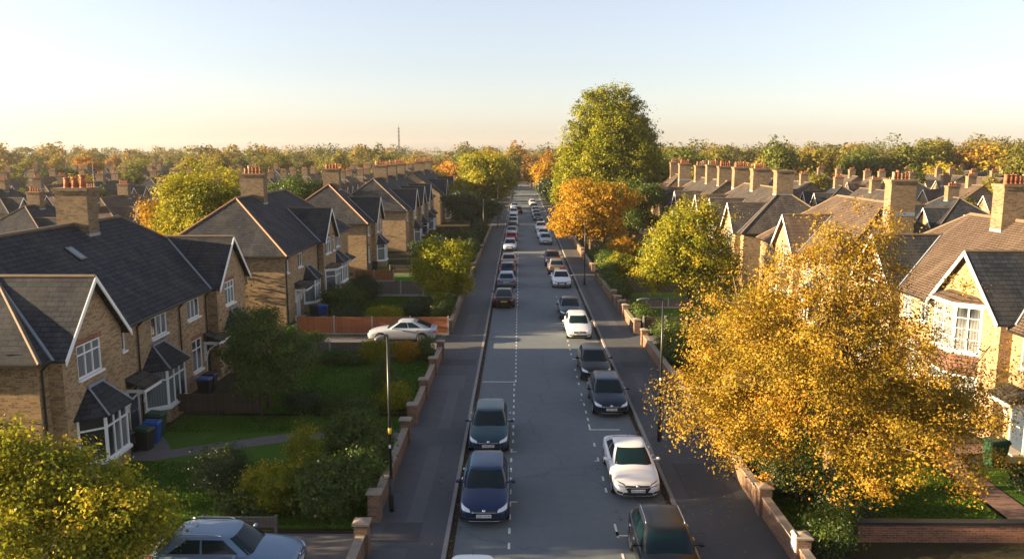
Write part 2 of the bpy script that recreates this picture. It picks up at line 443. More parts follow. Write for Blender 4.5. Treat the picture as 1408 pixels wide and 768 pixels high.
def slab(b, tops, th=.09):
    """roof plane with thickness"""
    for pts in tops:
        n = len(pts); P = [Vector(p) for p in pts]; nz = Vector((0,0,-th))
        vs = [tuple(p) for p in P]+[tuple(p+nz) for p in P]
        fs = [list(range(n)), list(range(n, 2*n))[::-1]]+[[(i+1) % n, i, n+i, n+(i+1) % n] for i in range(n)]
        b.add(vs, fs)
def up_poly(pts):
    P = [Vector(p) for p in pts]
    return pts if (P[1]-P[0]).cross(P[2]-P[0]).z > 0 else pts[::-1]

class House:
    def __init__(s, label, X, Y0, L, D=9.6, sx=1, eave=5.5, ridge=9.2, end0='hip', end1='hip', roof='slate', wall='stock', gables=(), windows=(), bays=(), doors=(), chimneys=(),
                 group=None, cat='house', hipk=.9, rough=False, skylight=None, ridge_mat='ridge_dark', gable_roof=None, downpipes=(), end_windows=()):
        s.root = thing('house', (X, Y0, 0), 0, label, cat, group); s.sx = sx; rt = s.root
        sl = (ridge-eave)/(D/2); o = .32; ze = eave-sl*o
        new = lambda: MB(sx)
        # --- roof
        y0 = D/2*hipk if end0 == 'hip' else -.22; y1 = L-D/2*hipk if end1 == 'hip' else L+.22
        a0 = -o if end0 == 'hip' else -.22; a1 = L+o if end1 == 'hip' else L+.22
        A, B_, C_, D_ = (o,a0,ze), (o,a1,ze), (-D-o,a1,ze), (-D-o,a0,ze); R0, R1 = (-D/2,y0,ridge), (-D/2,y1,ridge)
        tops = [[A,B_,R1,R0],[C_,D_,R0,R1]]
        if end0 == 'hip': tops.append([D_,A,R0])
        if end1 == 'hip': tops.append([B_,C_,R1])
        tops = [up_poly(p) for p in tops]
        b = new(); slab(b, tops)
        # --- walls
        ops_main = [(w[0]-w[2]/2, w[0]+w[2]/2, w[1], w[1]+w[3]) for w in windows if len(w) < 6 or w[5] is None]
        ops_main += [(d[0]-d[1]/2, d[0]+d[1]/2, .12, 2.25) for d in doors if len(d) < 4 or d[3] is None]
        w_ = new()
        zt = eave-.02
        facade(w_, 0, 0, L, 0, zt, ops_main)
        ew = [(q[0], q[0]+q[2], q[1], q[1]+q[3]) for q in end_windows]
        w_.poly([(0,0,0),(0,0,zt),(-D,0,zt),(-D,0,0)]); w_.poly([(0,L,0),(-D,L,0),(-D,L,zt),(0,L,zt)])
        w_.poly([(-D,0,0),(-D,0,zt),(-D,L,zt),(-D,L,0)])
        for e, yy, k in ((end0, 0, 1), (end1, L, -1)):
            if e != 'hip':
                p = [(0,yy,zt),(-D/2,yy,ridge-.06),(-D,yy,zt)]; w_.poly(p if k > 0 else p[::-1])
        barge = []
        for gi, g in enumerate(gables):
            yc, hw, pj, ap, ez = g[:5]
            gs = (ap-ez)/hw; oh = .28; zf = ez-gs*oh; xf = pj+.3
            xb = -(ap-eave)/sl; xv = -(zf-eave)/sl
            ops = [(w[0]-w[2]/2, w[0]+w[2]/2, w[1], w[1]+w[3]) for w in windows if len(w) > 5 and w[5] == gi]
            ops += [(d[0]-d[1]/2, d[0]+d[1]/2, .12, 2.25) for d in doors if len(d) > 3 and d[3] == gi]
            px = max(pj, .012)
            facade(w_, px, yc-hw, yc+hw, 0, ez, ops)
            w_.poly([(px,yc-hw,ez),(px,yc+hw,ez),(px,yc,ap-.05)])
            if pj > .05:
                w_.poly([(0,yc-hw,0),(px,yc-hw,0),(px,yc-hw,ez),(0,yc-hw,ez)]); w_.poly([(0,yc+hw,0),(0,yc+hw,ez),(px,yc+hw,ez),(px,yc+hw,0)])
            gb = new(); slab(gb, [up_poly([(xf,yc,ap),(xb-.1,yc,ap),(xv-.1,yc-hw-oh,zf),(xf,yc-hw-oh,zf)]), up_poly([(xf,yc,ap),(xb-.1,yc,ap),(xv-.1,yc+hw+oh,zf),(xf,yc+hw+oh,zf)])], .08)
            go = gb.build('gable_roof', M[gable_roof or roof], rt)
            rd = new(); rd.tube((xf+.02,yc,ap+.005), (xb,yc,ap+.005), .085, .085, 6); rd.build('ridge_tiles', M['ridge_dark'], go)
            for k in (-1, 1):
                d = Vector((0, k*(hw+oh), zf-ap)); ln = d.length; d.normalize(); nn = Vector((0, -d.z*k, d.y*k)) if True else None
                up = Vector((1,0,0)).cross(d)*(1 if k > 0 else -1)
                if up.z < 0: up = -up
                bb = new(); bb.obox(Vector((xf+.004,yc+k*.001,ap-.19+.0)), d, Vector((1,0,0)), Vector((0,0,1)), ln, .045, .22)
                barge.append(bb)
                # soffit strip behind the bargeboard
                if not rough: vl = new(); vl.tube((xb,yc,ap+.0), (xv,yc+k*(hw+oh),zf+.0), .07, .07, 5); vl.build('valley_flashing', M['lead'], go)
        s.wall = w_.build('wall', M[wall], rt)
        roof_o = b.build('roof', M[roof], rt); s.roof = roof_o
        if gables:
            for bb in barge: bb.build('bargeboard', M['white'], rt)
        # ridge and hip tiles
        rd = new(); rd.tube((-D/2,y0,ridge+.01), (-D/2,y1,ridge+.01), .1, .1, 6)
        rr_ = rd.build('ridge_tiles', M['ridge_dark'], roof_o)
        hips = ([(R0, A), (R0, D_)] if end0 == 'hip' else [])+([(R1, B_), (R1, C_)] if end1 == 'hip' else [])
        for a_, b_ in hips:
            hp = new(); hp.tube(a_, b_, .085, .085, 6); hp.build('hip_tiles', M[ridge_mat], roof_o)
        # gutters
        if not rough:
            g2 = new(); cuts = sorted([(g[0]-g[1]-.25, g[0]+g[1]+.25) for g in gables if g[2] > .05 or True]); yy = a0
            for c0, c1 in cuts+[(a1, a1)]:
                if c0-yy > .2: g2.box(o+.005, o+.1, yy, c0, ze-.1, ze-.01)
                yy = c1
            if end0 == 'hip': g2.box(-D-o, o+.1, a0-.1, a0-.005, ze-.1, ze-.01)
            g2.build('gutter', M['gutter'], rt)
            for dy, dx in downpipes:
                d3 = new(); d3.tube((dx+.08, dy, 0), (dx+.08, dy, ze-.35), .045, .045, 8); d3.tube((dx+.08,dy,ze-.35), (o+.05,dy,ze-.06), .045, .045, 8)
                d3.build('downpipe', M['gutter'], rt)
        # --- windows
        for w in windows:
            y, z0, ww, hh = w[:4]; cols = w[4] if len(w) > 4 else 2; gi = w[5] if len(w) > 5 else None
            xp = 0 if gi is None else max(gables[gi][2], .012)
            rows = w[6] if len(w) > 6 else None
            bf, bp = new(), new()
            frame_bars(bf, bp, (xp-.09, y-ww/2, z0), (0,1,0), (1,0,0), ww, hh, cols, None if (ww < .5 or rows) else .32, rows=rows)
            fo = bf.build('window', M['white'], rt); bp.build('pane', M['pane'], fo)
            sb = new(); sb.box(xp-.03, xp+.10, y-ww/2-.06, y+ww/2+.06, z0-.09, z0-.005); sb.build('sill', M['white'], fo)
            if not rough and (gi is not None or z0+hh < eave-.55):
                lb = new(); lb.box(xp-.05, xp+.012, y-ww/2-.1, y+ww/2+.1, z0+hh+.004, z0+hh+.23); lb.build('lintel', M['red_brick'], fo)
        for q in end_windows: pass
        # --- bays
        for y in bays: s.bay(new, *y)
        for d in doors: s.door(new, gables, *d)
        for c in chimneys: s.chimney(new, sl, eave, ridge, D, *c)
        if skylight:
            yy, zz = skylight; x = -(zz-eave)/sl; n = Vector((sl,0,1)).normalized(); t = Vector((-1,0,sl)).normalized()
            sk = new(); O = Vector((x,yy,zz))
            sk.obox(O+n*.01, (0,1,0), t, n, .62, .95, .07); so = sk.build('skylight', M['gutter'], rt)
            sk = new(); sk.obox(O+n*.083+t*.06+Vector((0,.06,0)), (0,1,0), t, n, .50, .83, .008); sk.build('skylight_pane', M['pane'], so)
    def bay(s, new, y, w, d, x0=0, z0=.8, z1=2.65, style='hip', zr=3.65, cant=.65, cols=3, storeys=1, base='stock', roof='slate', rows=None):
        rt = s.root
        pl = [(x0,y-w/2),(x0+d,y-w/2+cant),(x0+d,y+w/2-cant),(x0,y+w/2)]
        levels = [(z0, z1)] if storeys == 1 else [(z0, z1), (3.72, 5.85)]
        first = None
        for li, (a, e) in enumerate(levels):
            bf, bp = new(), new()
            for i in range(3):
                p, q = Vector((*pl[i],0)), Vector((*pl[i+1],0)); t = (q-p); L = t.length; t.normalize(); n = Vector((t.y,-t.x,0))
                frame_bars(bf, bp, p+Vector((0,0,a))-n*.07, t, n, L, e-a, cols if i == 1 else 1 if not rows else 2, .30 if not rows else None, .085, .07, rows=rows)
            fo = bf.build('bay_window', M['white'], rt); bp.build('pane', M['pane'], fo)
            first = first or fo
            sb = new(); pts = [(x0,y-w/2-.1),(x0+d+.1,y-w/2+cant-.05),(x0+d+.1,y+w/2-cant+.05),(x0,y+w/2+.1)]
            sb.add([(p[0],p[1],a-.1) for p in pts]+[(p[0],p[1],a-.004) for p in pts], [[3,2,1,0],[4,5,6,7],[0,1,5,4],[1,2,6,5],[2,3,7,6]])
            sb.build('sill', M['white'], fo)
            zb = 0 if li == 0 else z1+.02
            bw = new(); bw.add([(p[0],p[1],zb) for p in pl]+[(p[0],p[1],a-.1) for p in pl], [[4,5,6,7],[0,1,5,4],[1,2,6,5],[2,3,7,6]])
            bw.build('bay_wall', M[base if li == 0 else 'tile_red'], fo)
        zt = levels[-1][1]; ov = .22
        e = [(x0-.02,y-w/2-ov),(x0+d+ov,y-w/2+cant-ov*.6),(x0+d+ov,y+w/2-cant+ov*.6),(x0-.02,y+w/2+ov)]
        rb = new()
        if style == 'hip':
            k = .34; tp = [(x0-.02,y-w/2*k),(x0+.02,y-w/2*k),(x0+.02,y+w/2*k),(x0-.02,y+w/2*k)]
            E3 = [(p[0],p[1],zt+.02) for p in e]; T3 = [(p[0],p[1],zr) for p in tp]
            slab(rb, [up_poly([E3[0],E3[1],T3[1],T3[0]]), up_poly([E3[1],E3[2],T3[2],T3[1]]), up_poly([E3[2],E3[3],T3[3],T3[2]])], .06)
            ro = rb.build('bay_roof', M[roof], rt)
            hb = new(); hb.tube(E3[1], T3[1], .05, .05, 5); hb.tube(E3[2], T3[2], .05, .05, 5); hb.box(x0-.01, x0+.1, y-w/2*k-.1, y+w/2*k+.1, zr-.03, zr+.09)
            hb.build('lead_ridge', M['lead'], ro)
        else:
            rb.add([(p[0],p[1],zt+.01) for p in e]+[(p[0],p[1],zt+.16) for p in e], [[3,2,1,0],[0,1,5,4],[1,2,6,5],[2,3,7,6]])
            ro = rb.build('bay_cornice', M['white'], rt)
            r2 = new(); r2.add([(p[0],p[1],zt+.165) for p in e]+[(x0-.02,y-w/2*.7,zt+.42),(x0-.02,y+w/2*.7,zt+.42)], [[0,1,4],[1,2,5,4],[2,3,5]])
            r2.build('bay_roof', M['tile_brown'], ro)
    def door(s, new, gables, y, w, mat='door_dark', gi=None, canopy=True):
        rt = s.root; xp = 0 if gi is None else max(gables[gi][2], .012)
        b = new(); b.box(xp-.105, xp-.05, y-w/2+.06, y+w/2-.06, .12, 2.2); do = b.build('door', M[mat], rt)
        b = new(); b.box(xp-.05, xp+.0, y+w/2-.2, y+w/2-.16, 1.05, 1.2); b.box(xp-.05, xp-.03, y-.12, y+.12, 1.1, 1.15); b.build('handle', M['steel'], do)
        b = new(); b.box(xp-.11, xp+.02, y-w/2, y-w/2+.055, .12, 2.25); b.box(xp-.11, xp+.02, y+w/2-.055, y+w/2, .12, 2.25); b.box(xp-.11, xp+.02, y-w/2+.055, y+w/2-.055, 2.2, 2.25)
        b.build('door_frame', M['white'], do)
        b = new(); b.box(xp, xp+.5, y-w/2-.1, y+w/2+.1, -.02, .11); b.build('doorstep', M['concrete'], rt)
        if canopy:
            c = new(); a = w/2+.35
            slab(c, [up_poly([(xp,y-a,2.85),(xp,y+a,2.85),(xp+.95,y+a,2.45),(xp+.95,y-a,2.45)])], .07)
            co = c.build('porch_roof', M['slate_b'], rt)
            c = new()
            for k in (-1, 1):
                yy = y+k*(a-.12); c.box(xp, xp+.88, yy-.05, yy+.05, 2.22, 2.36); c.box(xp, xp+.1, yy-.055, yy+.055, 1.3, 2.22)
                pts = [(xp+.1,yy,1.45),(xp+.22,yy,1.85),(xp+.5,yy,2.12),(xp+.8,yy,2.24)]; c.path(pts, [.045]*4, 6)
            c.box(xp+.88, xp+.93, y-a, y+a, 2.22, 2.40)
            c.build('porch_bracket', M['white'], rt)
    def chimney(s, new, sl, eave, ridge, D, y, wx=1.7, wy=1.05, top=11.0, pots=5, x=None, potmat='pot', aerial=False):
        rt = s.root; x = -D/2 if x is None else x
        b = new(); zb = eave
        b.box(x-wx/2, x+wx/2, y-wy/2, y+wy/2, zb, top-.28)
        b.box(x-wx/2-.05, x+wx/2+.05, y-wy/2-.05, y+wy/2+.05, top-.28, top-.14)
        b.box(x-wx/2-.1, x+wx/2+.1, y-wy/2-.1, y+wy/2+.1, top-.14, top)
        co = b.build('chimney', M['stack'], rt)
        fl = new(); zf = ridge-sl*wx/2
        fl.box(x-wx/2-.015, x+wx/2+.015, y-wy/2-.02, y+wy/2+.02, zf-.12, zf+.14)
        fl.build('chimney_flashing', M['lead'], co)
        for i in range(pots):
            px = x-wx/2+.2+(wx-.4)*(i+.5)/pots; rr = random.Random(i*7+int(y*10)); h = rr.choice([.42,.5,.5,.62])
            p = new(); r = min(.15, (wx-.4)/pots*.46)
            p.tube((px,y,top-.02), (px,y,top+.06), r*1.15, r*1.15, 10); p.tube((px,y,top+.06), (px,y,top+h-.06), r*1.05, r*.88, 10); p.tube((px,y,top+h-.06), (px,y,top+h), r*1.05, r*1.05, 10)
            p.build('chimney_pot', M[potmat if rr.random() < .8 else 'pot_buff'], co, True)
        if aerial:
            a = new(); ax = x+wx/2-.15
            a.tube((ax,y+.2,top), (ax,y+.2,top+1.7), .022, .018, 6); a.tube((ax-.6,y+.2,top+1.55), (ax+.5,y+.2,top+1.55), .014, .014, 5)
            for k in range(6): a.tube((ax-.55+k*.2,y-.05,top+1.55), (ax-.55+k*.2,y+.45,top+1.55), .009, .009, 4)
            a.build('aerial', M['steel'], rt)
# ------------------------------------------------------------------ cars
def car_paint():
    t = NT('car_paint'); oi = t.n('ObjectInfo')
    fl = t.noise(t.n('TexCoord').outputs['Object'], 3., 3)
    c = t.mix(.08, oi.outputs['Color'], t.ramp(fl, [(.3, .2), (.7, .8)]), 'SOFT_LIGHT')
    p = t.pbr(c, .32, Metallic=.2, Specular_IOR_Level=.3, Coat_Weight=.35, Coat_Roughness=.06)
    return p
M['paint_car'] = car_paint()
def car_glass():
    t = NT('car_glass'); return t.pbr((.004,.016,.021), .03, Specular_IOR_Level=.28)
M['car_glass'] = car_glass()
M['trim'] = plain('black_trim', (.012,.012,.013), .45, .1)
M['tyre'] = plain('tyre_rubber', (.014,.014,.014), .85, .2)
def simple(name, col, rough, **kw):
    t = NT(name); return t.pbr(col, rough, **kw)
M['rim'] = simple('alloy', (.42,.43,.44), .3, Metallic=.8)
M['chrome'] = simple('chrome', (.65,.66,.67), .15, Metallic=1.)
M['head'] = simple('headlight_glass', (.70,.74,.77), .10, Metallic=.25, Coat_Weight=1.)
M['tail'] = simple('tail_light_red', (.42,.012,.012), .12, Coat_Weight=1.)
M['plate_w'] = simple('plate_white', (.70,.71,.72), .4)
M['plate_y'] = simple('plate_yellow', (.72,.50,.05), .4)
M['ink'] = simple('plate_ink', (.015,.015,.018), .5)

CAR = {
 'hatch': dict(L=4.15, W=1.78, R=.32, wb=(-1.27,1.27), H=1.47,
   st=[(-2.075,.60,.30,.52,.58),(-2.02,.76,.22,.60,.68),(-1.78,.85,.19,.70,.80),(-1.3,.885,.18,.80,.905),(-.85,.89,.18,.86,.975),(-.3,.89,.18,.89,.99),(.6,.89,.18,.92,1.0),(1.35,.885,.18,.95,1.02),(1.8,.85,.22,.96,1.02),(2.02,.80,.27,.90,.97),(2.075,.68,.34,.78,.86)],
   cab=(-.86,1.92,.80, -.20,1.55,.61, .93)),
 'sedan': dict(L=4.65, W=1.82, R=.33, wb=(-1.40,1.38), H=1.43,
   st=[(-2.325,.60,.30,.50,.56),(-2.27,.77,.22,.60,.67),(-2.0,.87,.19,.70,.79),(-1.45,.905,.18,.80,.90),(-.95,.91,.18,.86,.965),(-.3,.91,.18,.89,.98),(.6,.91,.18,.92,.99),(1.4,.905,.18,.95,1.01),(1.95,.88,.20,.94,1.015),(2.25,.82,.26,.90,.985),(2.325,.70,.36,.78,.88)],
   cab=(-.98,2.05,.81, -.16,.86,.60, .92)),
 'suv': dict(L=4.35, W=1.84, R=.35, wb=(-1.32,1.32), H=1.56,
   st=[(-2.175,.64,.34,.62,.70),(-2.12,.80,.26,.72,.82),(-1.86,.89,.22,.82,.93),(-1.35,.92,.21,.90,1.02),(-.95,.92,.21,.95,1.07),(-.3,.92,.21,.98,1.09),(.6,.92,.21,1.01,1.10),(1.4,.915,.21,1.04,1.12),(1.9,.885,.25,1.05,1.12),(2.12,.83,.30,.98,1.06),(2.175,.72,.38,.86,.96)],
   cab=(-.92,2.02,.83, -.26,1.42,.64, 1.02)),
}
def eval_mesh(o):
    dg = bpy.context.evaluated_depsgraph_get(); dg.update()
    return bpy.data.meshes.new_from_object(o.evaluated_get(dg))
def build_car(kind, rails=False):
    S = CAR[kind]; L, W, Rw = S['L'], S['W'], S['R']
    root = thing('car', (0,0,0))
    # ---- body shell
    vs, fs = [], []; half = None
    for (y, w, zb, zs, zt) in S['st']:
        h = [(0,zb),(w*.78,zb),(w*.95,zb+.07),(w,(zb+zs)/2+.02),(w*.985,zs-.05),(w*.93,zs+.015),(w*.76,zs+(zt-zs)*.62),(w*.4,zt),(0,zt+.012)]
        ring = h+[(-x, z) for x, z in h[-2:0:-1]]; half = len(ring)
        vs += [(x, y, z) for x, z in ring]
    n = half; k = len(S['st'])
    for i in range(k-1):
        for j in range(n): fs.append([i*n+j, i*n+(j+1) % n, (i+1)*n+(j+1) % n, (i+1)*n+j])
    fs.append(list(range(n))); fs.append(list(range((k-1)*n, k*n))[::-1])
    me = bpy.data.meshes.new('body'); me.from_pydata(vs, [], fs); me.materials.append(M['paint_car']); me.materials.append(M['trim'])
    bm = bmesh.new(); bm.from_mesh(me); bmesh.ops.recalc_face_normals(bm, faces=bm.faces); bm.to_mesh(me); bm.free()
    body = bpy.data.objects.new('body', me); COL.objects.link(body)
    ss = body.modifiers.new('s', 'SUBSURF'); ss.levels = 2; ss.render_levels = 2
    m2 = eval_mesh(body)
    body.modifiers.clear(); body.data = m2
    bmc = bmesh.new(); bmc.from_mesh(m2); bvh = BVHTree.FromBMesh(bmc); bmc.free()
    cut = MB()
    for y in S['wb']:
        for sx in (-1, 1): cut.tube((sx*(W/2-.26), y, Rw+.01), (sx*(W/2+.2), y, Rw+.01), Rw+.055, Rw+.055, 28)
    co = cut.build('cutter', M['trim'])
    bo = body.modifiers.new('b', 'BOOLEAN'); bo.operation = 'DIFFERENCE'; bo.object = co; bo.solver = 'EXACT'
    try: bo.material_mode = 'TRANSFER'
    except Exception: pass
    m3 = eval_mesh(body); body.modifiers.clear(); body.data = m3; bpy.data.objects.remove(co)
    for p in m3.polygons: p.use_smooth = True
    try: m3.set_sharp_from_angle(angle=R(38))
    except Exception: pass
    body.parent = root; body.name = 'body'
    # ---- cabin
    yf0, yr0, w0, yf1, yr1, w1, zb = S['cab']; H = S['H']
    def ring(q, t):
        e = t**1.15; yf = yf0+(yf1-yf0)*t; yr = yr0+(yr1-yr0)*t**1.1; w = w0+(w1-w0)*t**1.35; z = zb+(H-.05-zb)*(1-(1-t)**1.12)
        nn = 7.; r = 1/((abs(q[0])**nn+abs(q[1])**nn)**(1/nn))
        bow = .07*(1-q[0]**2)
        y = (yf+yr)/2+(yr-yf)/2*q[1]*r+(-bow if q[1] < -.98 else (bow*.7 if q[1] > .98 else 0))
        return Vector((w*q[0]*r, y, z))
    sides = [lambda u: (u,-1), lambda u: (1,u), lambda u: (-u,1), lambda u: (-1,-u)]
    NU = 12; NTT = 7
    cv, cf = [], []
    for it in range(NTT+1):
        for sd in sides:
            for iu in range(NU): cv.append(tuple(ring(sd(-1+2*iu/NU), it/NTT)))
    m_ = 4*NU
    for it in range(NTT):
        for j in range(m_): cf.append([it*m_+j, it*m_+(j+1) % m_, (it+1)*m_+(j+1) % m_, (it+1)*m_+j])
    # roof: shrinking rings with a crown
    base = [Vector(cv[NTT*m_+j]) for j in range(m_)]; cen = sum(base, Vector())/m_; last = NTT
    for q, dz in ((.93,.022),(.8,.036),(.55,.046),(.25,.05)):
        for p in base: cv.append(tuple(Vector((cen.x+(p.x-cen.x)*q, cen.y+(p.y-cen.y)*q, p.z+dz))))
        a, b = last*m_, (last+1)*m_; last += 1
        for j in range(m_): cf.append([a+j, a+(j+1) % m_, b+(j+1) % m_, b+j])
    cf.append([last*m_+j for j in range(m_)])
    cb = MB(); cb.add(cv, cf); cab = cb.build('roof', M['paint_car'], root, True)
    def glass(name, si, u0, u1, t0, t1, nu=10, nt=6, shear=(0,0)):
        g = MB(); pts = []
        f = lambda u, t: ring(sides[si](u), t)
        for i in range(nt+1):
            t = t0+(t1-t0)*i/nt
            for j in range(nu+1):
                a, b = u0+shear[0]*(i/nt), u1+shear[1]*(i/nt); u = a+(b-a)*j/nu
                p = f(u, t); du = f(min(1, u+.02), t)-f(u-.02, t); dt = f(u, min(1, t+.02))-f(u, t-.02)
                nr = du.cross(dt); nr.normalize()
                if nr.dot(p-Vector((0, cen.y, .7))) < 0: nr = -nr
                pts.append(tuple(p+nr*.006))
        fs = [[i*(nu+1)+j, i*(nu+1)+j+1, (i+1)*(nu+1)+j+1, (i+1)*(nu+1)+j] for i in range(nt) for j in range(nu)]
        g.add(pts, fs); return g.build(name, M['car_glass'], root, True)
    glass('windscreen', 0, -.93, .93, .03, .93)
    glass('rear_window', 2, -.86, .86, .16 if kind != 'sedan' else .1, .90)
    rearu = .58 if kind == 'sedan' else .70
    for si, sgn in ((1, 1), (3, -1)):
        if sgn > 0:
            glass('side_window', si, -.84, -.06, .17, .90, shear=(.10,.0)); glass('side_window', si, -.01, rearu, .18, .90, shear=(0,-.26 if kind != 'sedan' else -.05))
        else:
            glass('side_window', si, .06, .84, .17, .90, shear=(0,-.10)); glass('side_window', si, -rearu, .01, .18, .90, shear=(.26 if kind != 'sedan' else .05,0))
    # ---- fittings laid on the shell by casting rays at it
    def patch(name, quad, mat, d=(0,1,0), off=.012, nu=8, nv=4, par=None, y0=None):
        d = Vector(d).normalized(); g = MB(); pts = []
        q = [Vector((p[0], -4*d.y if abs(d.y) > .5 else p[2] if len(p) > 2 else 0, p[1])) for p in quad]
        for i in range(nv+1):
            for j in range(nu+1):
                a = q[0].lerp(q[1], j/nu); b = q[3].lerp(q[2], j/nu); p = a.lerp(b, i/nv)
                hit, nn, _, _ = bvh.ray_cast(p, d, 9)
                if hit is None: hit = (pts and Vector(pts[-1])) or p+d*2
                pts.append(tuple(hit-d*off))
        m = len(pts)
        pts2 = pts+[tuple(Vector(p)+d*.05) for p in pts]
        fs = [[i*(nu+1)+j, i*(nu+1)+j+1, (i+1)*(nu+1)+j+1, (i+1)*(nu+1)+j] for i in range(nv) for j in range(nu)]
        bd = [j for j in range(nu+1)]+[i*(nu+1)+nu for i in range(1, nv+1)]+[nv*(nu+1)+j for j in range(nu-1, -1, -1)]+[i*(nu+1) for i in range(nv-1, 0, -1)]
        fs += [[bd[i], m+bd[i], m+bd[(i+1) % len(bd)], bd[(i+1) % len(bd)]] for i in range(len(bd))]
        g.add(pts2, fs); return g.build(name, mat, par or root, True)
    zs = .0 if kind != 'suv' else .10
    wl = W/2
    sed = kind == 'sedan'
    for s in (-1, 1):
        hq = [(s*wl*.50,.600),(s*wl*.93,.660),(s*wl*.94,.735),(s*wl*.58,.665)] if sed else [(s*wl*.52,.575+zs),(s*wl*.90,.63+zs),(s*wl*.93,.755+zs),(s*wl*.56,.665+zs)]
        if sed: patch('headlight_surround', [(s*wl*.46,.580),(s*wl*.95,.640),(s*wl*.96,.755),(s*wl*.55,.685)], M['trim'], off=.006)
        patch('headlight', hq, M['head'])
        patch('fog_light', [(s*wl*.60,.34+zs*.6),(s*wl*.84,.37+zs*.6),(s*wl*.83,.45+zs*.6),(s*wl*.64,.42+zs*.6)], M['trim'], off=.010)
        q = [(s*wl*.55,.70+zs),(s*wl*.92,.68+zs),(s*wl*.92,.86+zs),(s*wl*.60,.83+zs)] if kind == 'sedan' else [(s*wl*.64,.66+zs),(s*wl*.92,.66+zs),(s*wl*.91,.90+zs),(s*wl*.70,.90+zs)]
        patch('tail_light', q, M['tail'], d=(0,-1,0))
    if sed: patch('grille', [(-wl*.40,.40),(wl*.40,.40),(wl*.56,.645),(-wl*.56,.645)], M['trim'], off=.008)
    else: patch('grille', [(-wl*.50,.515+zs),(wl*.50,.515+zs),(wl*.54,.635+zs),(-wl*.54,.635+zs)], M['trim'], off=.008)
    ch = patch('grille_bar', [(-wl*.47,.565+zs),(wl*.47,.565+zs),(wl*.48,.585+zs),(-wl*.48,.585+zs)], M['chrome'], off=.016, nv=1)
    patch('badge', [(-.055,.59+zs),(.055,.59+zs),(.055,.665+zs),(-.055,.665+zs)], M['chrome'], off=.022, nu=2, nv=2)
    patch('lower_intake', [(-wl*.62,.27+zs*.6),(wl*.62,.27+zs*.6),(wl*.58,.40+zs*.6),(-wl*.58,.40+zs*.6)], M['trim'], off=.008)
    patch('splitter', [(-wl*.74,.235+zs*.6),(wl*.74,.235+zs*.6),(wl*.76,.262+zs*.6),(-wl*.76,.262+zs*.6)], M['chrome'] if kind != 'suv' else M['trim'], off=.016, nv=1)
    patch('rear_bumper', [(-wl*.7,.28+zs),(wl*.7,.28+zs),(wl*.78,.42+zs),(-wl*.78,.42+zs)], M['trim'], d=(0,-1,0))
    yF, yB = -L/2, L/2
    b = MB(); b.box(-.26, .26, yF-.022, yF+.05, .405+zs*.7, .515+zs*.7); b.build('number_plate', M['plate_w'], root)
    b = MB(); b.box(-.26, .26, yB-.05, yB+.012, .60+zs, .71+zs); b.build('rear_number_plate', M['plate_y'], root)
    for s in (-1, 1):
        b = MB(); zc = S['cab'][6]+.10; yy = S['cab'][0]+.42
        vs_ = [];  cx = s*(wl+.10)
        for i in range(5):
            t = i/4; sc = (.55,.95,1,.9,.5)[i]
            for j in range(10):
                a = 2*math.pi*j/10; vs_.append((cx+s*(.10*math.cos(a))*sc, yy-.06+.13*t, zc+.07*math.sin(a)*sc))
        b.add(vs_, [[i*10+j, i*10+(j+1) % 10, (i+1)*10+(j+1) % 10, (i+1)*10+j] for i in range(4) for j in range(10)]+[list(range(10))[::-1], list(range(40,50))])
        b.tube((s*(wl-.12), yy+.02, zc-.04), (cx-s*.05, yy+.02, zc-.03), .025, .02, 6)
        b.build('mirror', M['paint_car'], root, True)
        for yh in (.12, 1.02): h = MB(); h.box(s*(wl*.985), s*(wl+.022), yh, yh+.19, zb-.10, zb-.065); h.build('door_handle', M['chrome'], root)
    for y in S['wb']:
        for s in (-1, 1):
            t = MB(); xo, xi = s*(wl-.015), s*(wl-.22); n_ = 28
            rings = [(xi,Rw*.6),(xi,Rw*.97),(s*(wl-.19),Rw),(s*(wl-.05),Rw),(xo,Rw*.95),(xo-s*.004,Rw*.70)]
            vv = [(x, y+r*math.cos(2*math.pi*j/n_), Rw+r*math.sin(2*math.pi*j/n_)) for x, r in rings for j in range(n_)]
            ff = [[i*n_+j, i*n_+(j+1) % n_, (i+1)*n_+(j+1) % n_, (i+1)*n_+j] for i in range(len(rings)-1) for j in range(n_)]
            t.add(vv, ff); w = t.build('wheel', M['tyre'], root, True)
            r = MB(); r.tube((xo-s*.06,y,Rw), (xo-s*.02,y,Rw), Rw*.16, Rw*.14, 12)
            for q in range(5):
                a = 2*math.pi*q/5+.3; d = Vector((0, math.cos(a), math.sin(a))); e = Vector((0, -math.sin(a), math.cos(a)))
                O = Vector((xo-s*.045, y, Rw))+d*Rw*.1-e*Rw*.09; r.obox(O, d, e, (s,0,0), Rw*.58, Rw*.18, .03)
            nn = 28; rr_ = [(xo-s*.05,Rw*.70),(xo-s*.005,Rw*.71),(xo-s*.005,Rw*.64),(xo-s*.05,Rw*.62)]
            r.add([(x, y+q*math.cos(2*math.pi*j/nn), Rw+q*math.sin(2*math.pi*j/nn)) for x, q in rr_ for j in range(nn)], [[i*nn+j, i*nn+(j+1) % nn, (i+1)*nn+(j+1) % nn, (i+1)*nn+j] for i in range(3) for j in range(nn)])
            r.add([(xo-s*.06, y+Rw*.7*math.cos(2*math.pi*j/nn), Rw+Rw*.7*math.sin(2*math.pi*j/nn)) for j in range(nn)], [list(range(nn))])
            r.build('rim', M['rim'], w)
    if rails:
        for s in (-1, 1):
            b = MB(); pts = []
            for i in range(9):
                t = i/8; yv = yf1+.25+(yr1-yf1-.35)*t; e = min(t, 1-t); pts.append((s*(w1-.045), yv, H-.01+.045*min(1, e*9)))
            b.path(pts, [.018]*9, 6); b.build('roof_rail', M['chrome'], root, True)
    b = MB(); b.tube((0, yr1-.1, H+.0), (0, yr1+.08, H+.12), .009, .005, 5); b.build('aerial', M['trim'], root)
